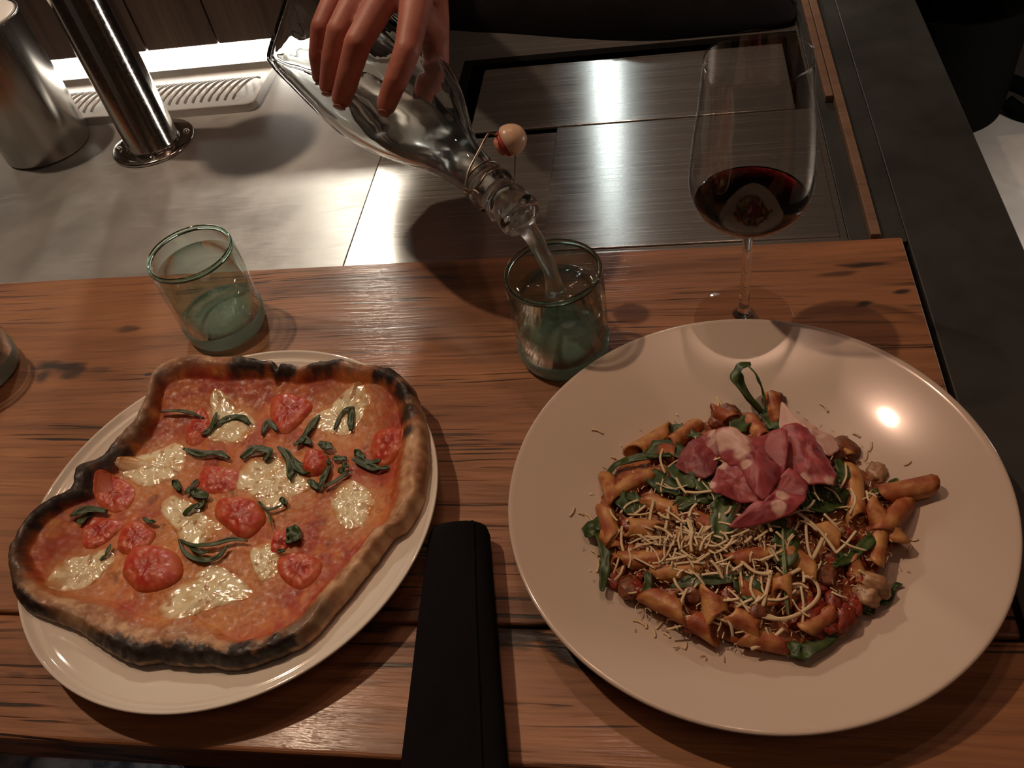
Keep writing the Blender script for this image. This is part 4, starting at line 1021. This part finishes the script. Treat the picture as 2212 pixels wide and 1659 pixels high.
fing = dict(
 index=[(900, 0, .640, .0125), (880, 108, .628, .0102), (856, 172, .634, .0094), (836, 226, .648, .0084)],
 middle=[(838, -20, .640, .0125), (773, 92, .630, .0104), (756, 152, .642, .0095), (739, 211, .662, .0086)],
 ring=[(790, -38, .650, .0120), (733, 66, .644, .0101), (718, 128, .657, .0090), (710, 184, .676, .0080)],
 little=[(748, -55, .664, .0108), (696, 58, .659, .0092), (688, 118, .671, .0082), (692, 163, .688, .0070)])
segs = []
J = {k: [(DP(a, b_, d), r) for a, b_, d, r in v] for k, v in fing.items()}
for k, v in J.items():
    for (p, r), (q, s_) in zip(v, v[1:]): segs.append((p, r, q, s_))
wr = [DP(905, -205, .690), DP(850, -215, .695)]
for k, w_, rw in (('index', 0, .019), ('middle', 0, .019), ('ring', 1, .019), ('little', 1, .018)):
    segs.append((J[k][0][0], J[k][0][1]+.0005, wr[w_], rw))
for k in ('index', 'middle', 'ring'):  # fill of the palm under the knuckles
    nx = {'index': 'middle', 'middle': 'ring', 'ring': 'little'}[k]
    pm = (J[k][0][0]+J[nx][0][0])/2; segs.append((pm+Vector((0, .004, -.003)), .0105, (wr[0]+wr[1])/2, .018))
tcm = DP(915, -110, .690); tm = DP(938, 40, .690); ti = DP(940, 145, .712); tt = DP(915, 225, .735)
segs += [(wr[0], .018, tcm, .0175), (tcm, .0175, tm, .0128), (tm, .0128, ti, .0122), (ti, .0122, tt, .0092), (DP(905, 20, .655), .0105, DP(935, 60, .688), .0125), (DP(900, -60, .655), .014, DP(925, -20, .69), .015)]
EL = Vector((-.37, 1.02, .26)); SH = Vector((-.43, 1.22, .43)); wc = (wr[0]+wr[1])/2
segs += [(wr[0], .019, wc+(EL-wc)*.2+Vector((.012, 0, 0)), .021), (wr[1], .019, wc+(EL-wc)*.2-Vector((.012, 0, 0)), .021), (wc+(EL-wc)*.2, .025, wc+(EL-wc)*.7, .038), (wc+(EL-wc)*.7, .038, EL, .037), (EL, .036, SH, .045)]
NB = Vector((-.29, 1.24, .43))
segs += [(SH, .045, NB, .06), (NB, .055, NB+Vector((0, -.01, .13)), .052)]
HC = NB+Vector((0, -.025, .215))
head = [((HC.x, HC.y+.008, HC.z+.02), (.075, .092, .098), None), ((HC.x, HC.y-.022, HC.z-.045), (.055, .060, .065), None), ((HC.x, HC.y-.098, HC.z-.015), (.011, .016, .022), None), ((HC.x-.076, HC.y+.01, HC.z-.005), (.008, .016, .028), None), ((HC.x+.076, HC.y+.01, HC.z-.005), (.008, .016, .028), None)]
# other arm hanging down by the side
S2 = Vector((-.17, 1.27, .44)); E2 = Vector((-.20, 1.44, .22)); W2 = Vector((-.24, 1.50, -.02))
segs += [(NB, .055, S2, .045), (S2, .044, E2, .036), (E2, .037, W2, .024), (W2, .026, W2+Vector((-.005, -.015, -.07)), .032)]
for k in range(4): segs.append((W2+Vector((-.02+.014*k, -.018, -.09)), .010, W2+Vector((-.02+.013*k, -.035, -.155+.008*abs(k-1))), .008))
segs.append((W2+Vector((-.022, -.02, -.05)), .011, W2+Vector((-.035, -.045, -.095)), .009))
per = thing('person', 'person behind the bar in dark clothes, hand gripping the tilted bottle', 'person', (-.02, 1.24, -1.07))
body = capsules('body', segs, M['skin'], .0021, 5, head); child(per, body)
for k, dpt in (('index', -.0078), ('middle', -.0080), ('ring', -.0075), ('little', -.0066)):
    (pa_, ra), (pb, rb) = J[k][-2], J[k][-1]; d = (pb-pa_).normalized(); tcv = (Vector(CAM)-pb); tcv = (tcv-d*tcv.dot(d)).normalized(); sv = d.cross(tcv)
    lean = (tcv*.80+d*.55).normalized(); cN = pb+lean*(rb*.90); bm = bmesh.new(); bmesh.ops.create_uvsphere(bm, u_segments=20, v_segments=10, radius=1)
    dd = (d-lean*d.dot(lean)).normalized()
    for v in bm.verts: v.co = cN+sv*(v.co.x*rb*.58)+dd*(v.co.y*rb*.62)+lean*(v.co.z*rb*.16)
    child(per, bm_obj('fingernail', bm, M['nail'], None, True))
hair_m = mat('dark_hair', (.03, .018, .012), .6)
child(per, capsules('hair', [], hair_m, .005, 3, [((HC.x, HC.y+.022, HC.z+.045), (.084, .096, .086), None)]))
eye_m = mat('eye', (.05, .03, .02), .1)
for sx in (-.03, .03):
    bm = bmesh.new(); bmesh.ops.create_uvsphere(bm, u_segments=16, v_segments=10, radius=.011)
    for v in bm.verts: v.co += Vector((HC.x+sx, HC.y-.075, HC.z+.008))
    child(per, bm_obj('eye', bm, eye_m, None, True))
lip = [Vector((HC.x-.024+.006*i, HC.y-.083+.0006*(i-4)**2*.3, HC.z-.055)) for i in range(9)]
child(per, tube('mouth', lip, .004, mat('lips', (.35, .12, .10), .4), 8))
cl = [(Vector((-.42, 1.22, .41)), .062, Vector((-.17, 1.25, .42)), .062), (Vector((-.34, 1.23, .34)), .11, Vector((-.25, 1.24, .34)), .11), (Vector((-.33, 1.22, .15)), .105, Vector((-.25, 1.24, .15)), .115), (Vector((-.33, 1.21, -.05)), .125, Vector((-.25, 1.23, -.05)), .125), (Vector((-.33, 1.22, -.2)), .13, Vector((-.25, 1.24, -.2)), .13),
      (Vector((-.34, 1.22, .34)), .11, Vector((-.33, 1.22, -.2)), .13), (Vector((-.25, 1.24, .34)), .11, Vector((-.25, 1.24, -.2)), .13), (SH, .060, EL+(SH-EL)*.25, .052), (S2, .060, E2+(S2-E2)*.25, .052)]
child(per, capsules('shirt', cl, M['black_cloth'], .006, 6))
tr = []
for sx, yy in ((-.34, 1.24), (-.16, 1.28)): tr += [(Vector((sx, yy-.02, -.25)), .105, Vector((sx, yy, -.62)), .075), (Vector((sx, yy, -.62)), .075, Vector((sx, yy+.02, -1.0)), .055)]
trm = mat('dark_trousers', (.02, .02, .025), .9)
child(per, capsules('trousers', tr, trm, .008, 6))
for sx, yy in ((-.34, 1.26), (-.16, 1.30)): child(per, capsules('shoe', [(Vector((sx, yy+.03, -1.030)), .036, Vector((sx, yy-.13, -1.035)), .030)], hair_m, .005, 3))
apr = []
for i in range(13):
    row = []
    for j in range(17):
        a = (j/16-.5)*2.2; zt = .05-.62*i/12
        row.append(Vector((-.28+.185*math.sin(a)*(1-.1*(i < 3)), 1.235-.150*math.cos(a)-.012*math.sin(j*1.3)*i/12, zt)))
    apr.append(row)
vs = [p for r in apr for p in r]; vs2 = [p+Vector((0, .004, 0)) for p in vs]; fs = []; W_ = 17
for i in range(12):
    for j in range(16): q = [i*W_+j, i*W_+j+1, (i+1)*W_+j+1, (i+1)*W_+j]; fs.append(q); fs.append([x+len(vs) for x in q[::-1]])
bd = [j for j in range(W_)]+[i*W_+16 for i in range(1, 13)]+[12*W_+j for j in range(15, -1, -1)]+[i*W_ for i in range(11, 0, -1)]
for x, y in zip(bd, bd[1:]+bd[:1]): fs.append([y, x, x+len(vs), y+len(vs)])
child(per, mesh_obj('apron', vs+vs2, fs, mat('charcoal_apron', (.022, .021, .022), .9)))
# hem of the apron top draped on the far counter edge is left as it hangs

# seated guest at the left: only jeans show below the bar edge
gx = -.70
gp_ = thing('person', 'guest in blue jeans seated at the left, thigh showing below the bar', 'person', (gx, -.3, -1.07))
jl = []
for kx in (-.62, -.86): jl += [(Vector((kx-.02, -.22, -.42)), .095, Vector((kx, .27, -.36)), .070), (Vector((kx, .27, -.36)), .070, Vector((kx, .22, -.95)), .052)]
jl += [(Vector((-.66, -.24, -.40)), .12, Vector((-.86, -.24, -.40)), .12)]
dm = M['denim']; t = NT(dm); c = t.coord(); t.set('Base Color', t.mix(t.mr(t.noise(c, 24, 5, .65), .38, .62), (.10, .13, .19), (.62, .68, .78)))
child(gp_, capsules('jeans', jl, dm, .008, 6))
up_ = [(Vector((-.70, -.26, -.30)), .12, Vector((-.84, -.26, -.30)), .12), (Vector((-.68, -.28, -.05)), .11, Vector((-.86, -.28, -.05)), .11), (Vector((-.62, -.28, .10)), .06, Vector((-.92, -.28, .10)), .06), (Vector((-.77, -.27, -.30)), .13, Vector((-.77, -.28, .06)), .12),
       (Vector((-.60, -.28, .10)), .055, Vector((-.56, -.20, -.15)), .045), (Vector((-.94, -.28, .10)), .055, Vector((-.99, -.20, -.15)), .045)]
child(gp_, capsules('sweater', up_, mat('grey_sweater', (.06, .055, .055), .9), .008, 6))
hz = Vector((-.77, -.29, .33))
gseg = [(Vector((-.77, -.28, .08)), .06, Vector((-.77, -.285, .22)), .052), (Vector((-.77, -.28, .08)), .06, Vector((-.56, -.20, -.15)), .03), (Vector((-.56, -.20, -.15)), .032, Vector((-.60, .02, -.29)), .024), (Vector((-.77, -.28, .08)), .06, Vector((-.99, -.20, -.15)), .03), (Vector((-.99, -.20, -.15)), .032, Vector((-.90, .02, -.29)), .024)]
for hx in (-.60, -.90):
    gseg.append((Vector((hx, .02, -.29)), .024, Vector((hx, .07, -.285)), .030))
    for k in range(4): gseg.append((Vector((hx-.024+.016*k, .09, -.283)), .010, Vector((hx-.026+.017*k, .165-.008*abs(k-1.5), -.292)), .008))
    gseg.append((Vector((hx+(.02 if hx > -.7 else -.02)*-1, .05, -.283)), .011, Vector((hx+(.05 if hx > -.7 else -.05)*-1, .095, -.288)), .009))
gh = [((hz.x, hz.y, hz.z+.02), (.074, .092, .098), None), ((hz.x, hz.y+.028, hz.z-.045), (.054, .058, .062), None), ((hz.x, hz.y+.098, hz.z-.012), (.011, .016, .022), None), ((hz.x-.075, hz.y-.005, hz.z), (.008, .016, .028), None), ((hz.x+.075, hz.y-.005, hz.z), (.008, .016, .028), None)]
child(gp_, capsules('body', gseg, M['skin'], .004, 4, gh))
child(gp_, capsules('hair', [], hair_m, .006, 3, [((hz.x, hz.y-.020, hz.z+.045), (.083, .094, .085), None)]))
for kx in (-.62, -.86): child(gp_, capsules('shoe', [(Vector((kx, .20, -1.028)), .038, Vector((kx, .36, -1.034)), .032)], hair_m, .005, 3))
sto = thing('bar_stool', 'dark bar stool under the seated guest at the left', 'stool', (-.77, -.26, -1.07))
child(sto, box('seat', -.96, -.58, -.44, -.08, -.56, -.53, M['slat_wood'], .01, 3))
for sx in (-.93, -.61):
    for sy in (-.41, -.11): child(sto, tube('leg', [(sx, sy, -1.07), (sx*.97-.02, sy*.97, -.56)], .016, M['black'], 10))

# ------------------------------------------------------------------ dark pot on the lower shelf
kx, ky = .352, 1.115
kp = thing('black_pot', 'black round pot with a grip on the lit lower shelf at right', 'pot', (kx, ky, -.2))
blk = mat('matt_black_metal', (.0012, .0012, .0012), .8, Specular_IOR_Level=.02)
child(kp, lathe('pot_body', [(0, .001), (.078, 0), (.084, .004), (.086, .02), (.088, .15), (.090, .155), (.087, .157), (.084, .15), (.082, .02), (0, .006)], blk, (kx, ky, -.2), 64))
child(kp, tube('handle', catmull([(kx+.080, ky-.02, -.16), (kx+.105, ky-.045, -.165), (kx+.115, ky-.06, -.185), (kx+.10, ky-.05, -.192), (kx+.082, ky-.03, -.185)], 6), .010, blk, 12))

# ------------------------------------------------------------------ pendant lamps over the back bar (seen mirrored in the steel)
def pendant(x, y, z, label, r=.11, col=(1, .8, .6), st=18):
    p = thing('pendant_lamp', label, 'lamp', (x, y, z))
    sh = mat('enamel_shade', (.25, .26, .25), .35, .3)
    child(p, lathe('shade', [(.024, .085), (.030, .080), (r-.002, .004), (r, 0), (r-.002, .001), (.028, .078), (.020, .083)], sh, (x, y, z), 48, closed=True))
    e = bpy.data.materials.new('lit_bulb'); e.use_nodes = True; q = e.node_tree.nodes['Principled BSDF']; q.inputs['Emission Color'].default_value = (*col, 1); q.inputs['Emission Strength'].default_value = st
    child(p, lathe('bulb', [(0, -.012), (.012, -.008), (.020, .006), (.022, .022), (.016, .042), (.012, .055), (0, .056)], e, (x, y, z), 24))
    child(p, lathe('socket', [(0, .05), (.016, .052), (.024, .084), (.014, .11), (0, .112)], M['black'], (x, y, z), 24), tube('cord', [(x, y, z+.11), (x, y, 2.4)], .003, M['black'], 8))
pendant(-1.02, 2.45, 1.30, 'pendant lamp hanging over the back of the room to the left')
pendant(-.17, 2.45, .90, 'pendant lamp mirrored in the steel lid of the ice bin', col=(.85, .95, .9))

# ------------------------------------------------------------------ black cloth heap added to darken the counter behind the ice bin
fc = [(-.30,1.075),(-.25,1.052),(-.18,1.030),(-.10,1.003),(-.02,.982),(.05,.979),(.12,.980),(.147,.990),(.147,1.03),(.14,1.062),(.0,1.066),(-.15,1.068)]
sdc = 3.3
cloth = blob('added_dark_cloth', fc, lambda x, y, t, a: ZS+.004+.040*(1-t**4)**.5*(1+.35*fbm(x, y, 22, 3, sdc)), lambda x, y, t, a, z: (.0055, .0042, .0050), M['black_cloth'], 24, 200, .0035)
tag(cloth, 'black cloth heap added to darken the counter behind the ice bin', 'cloth')
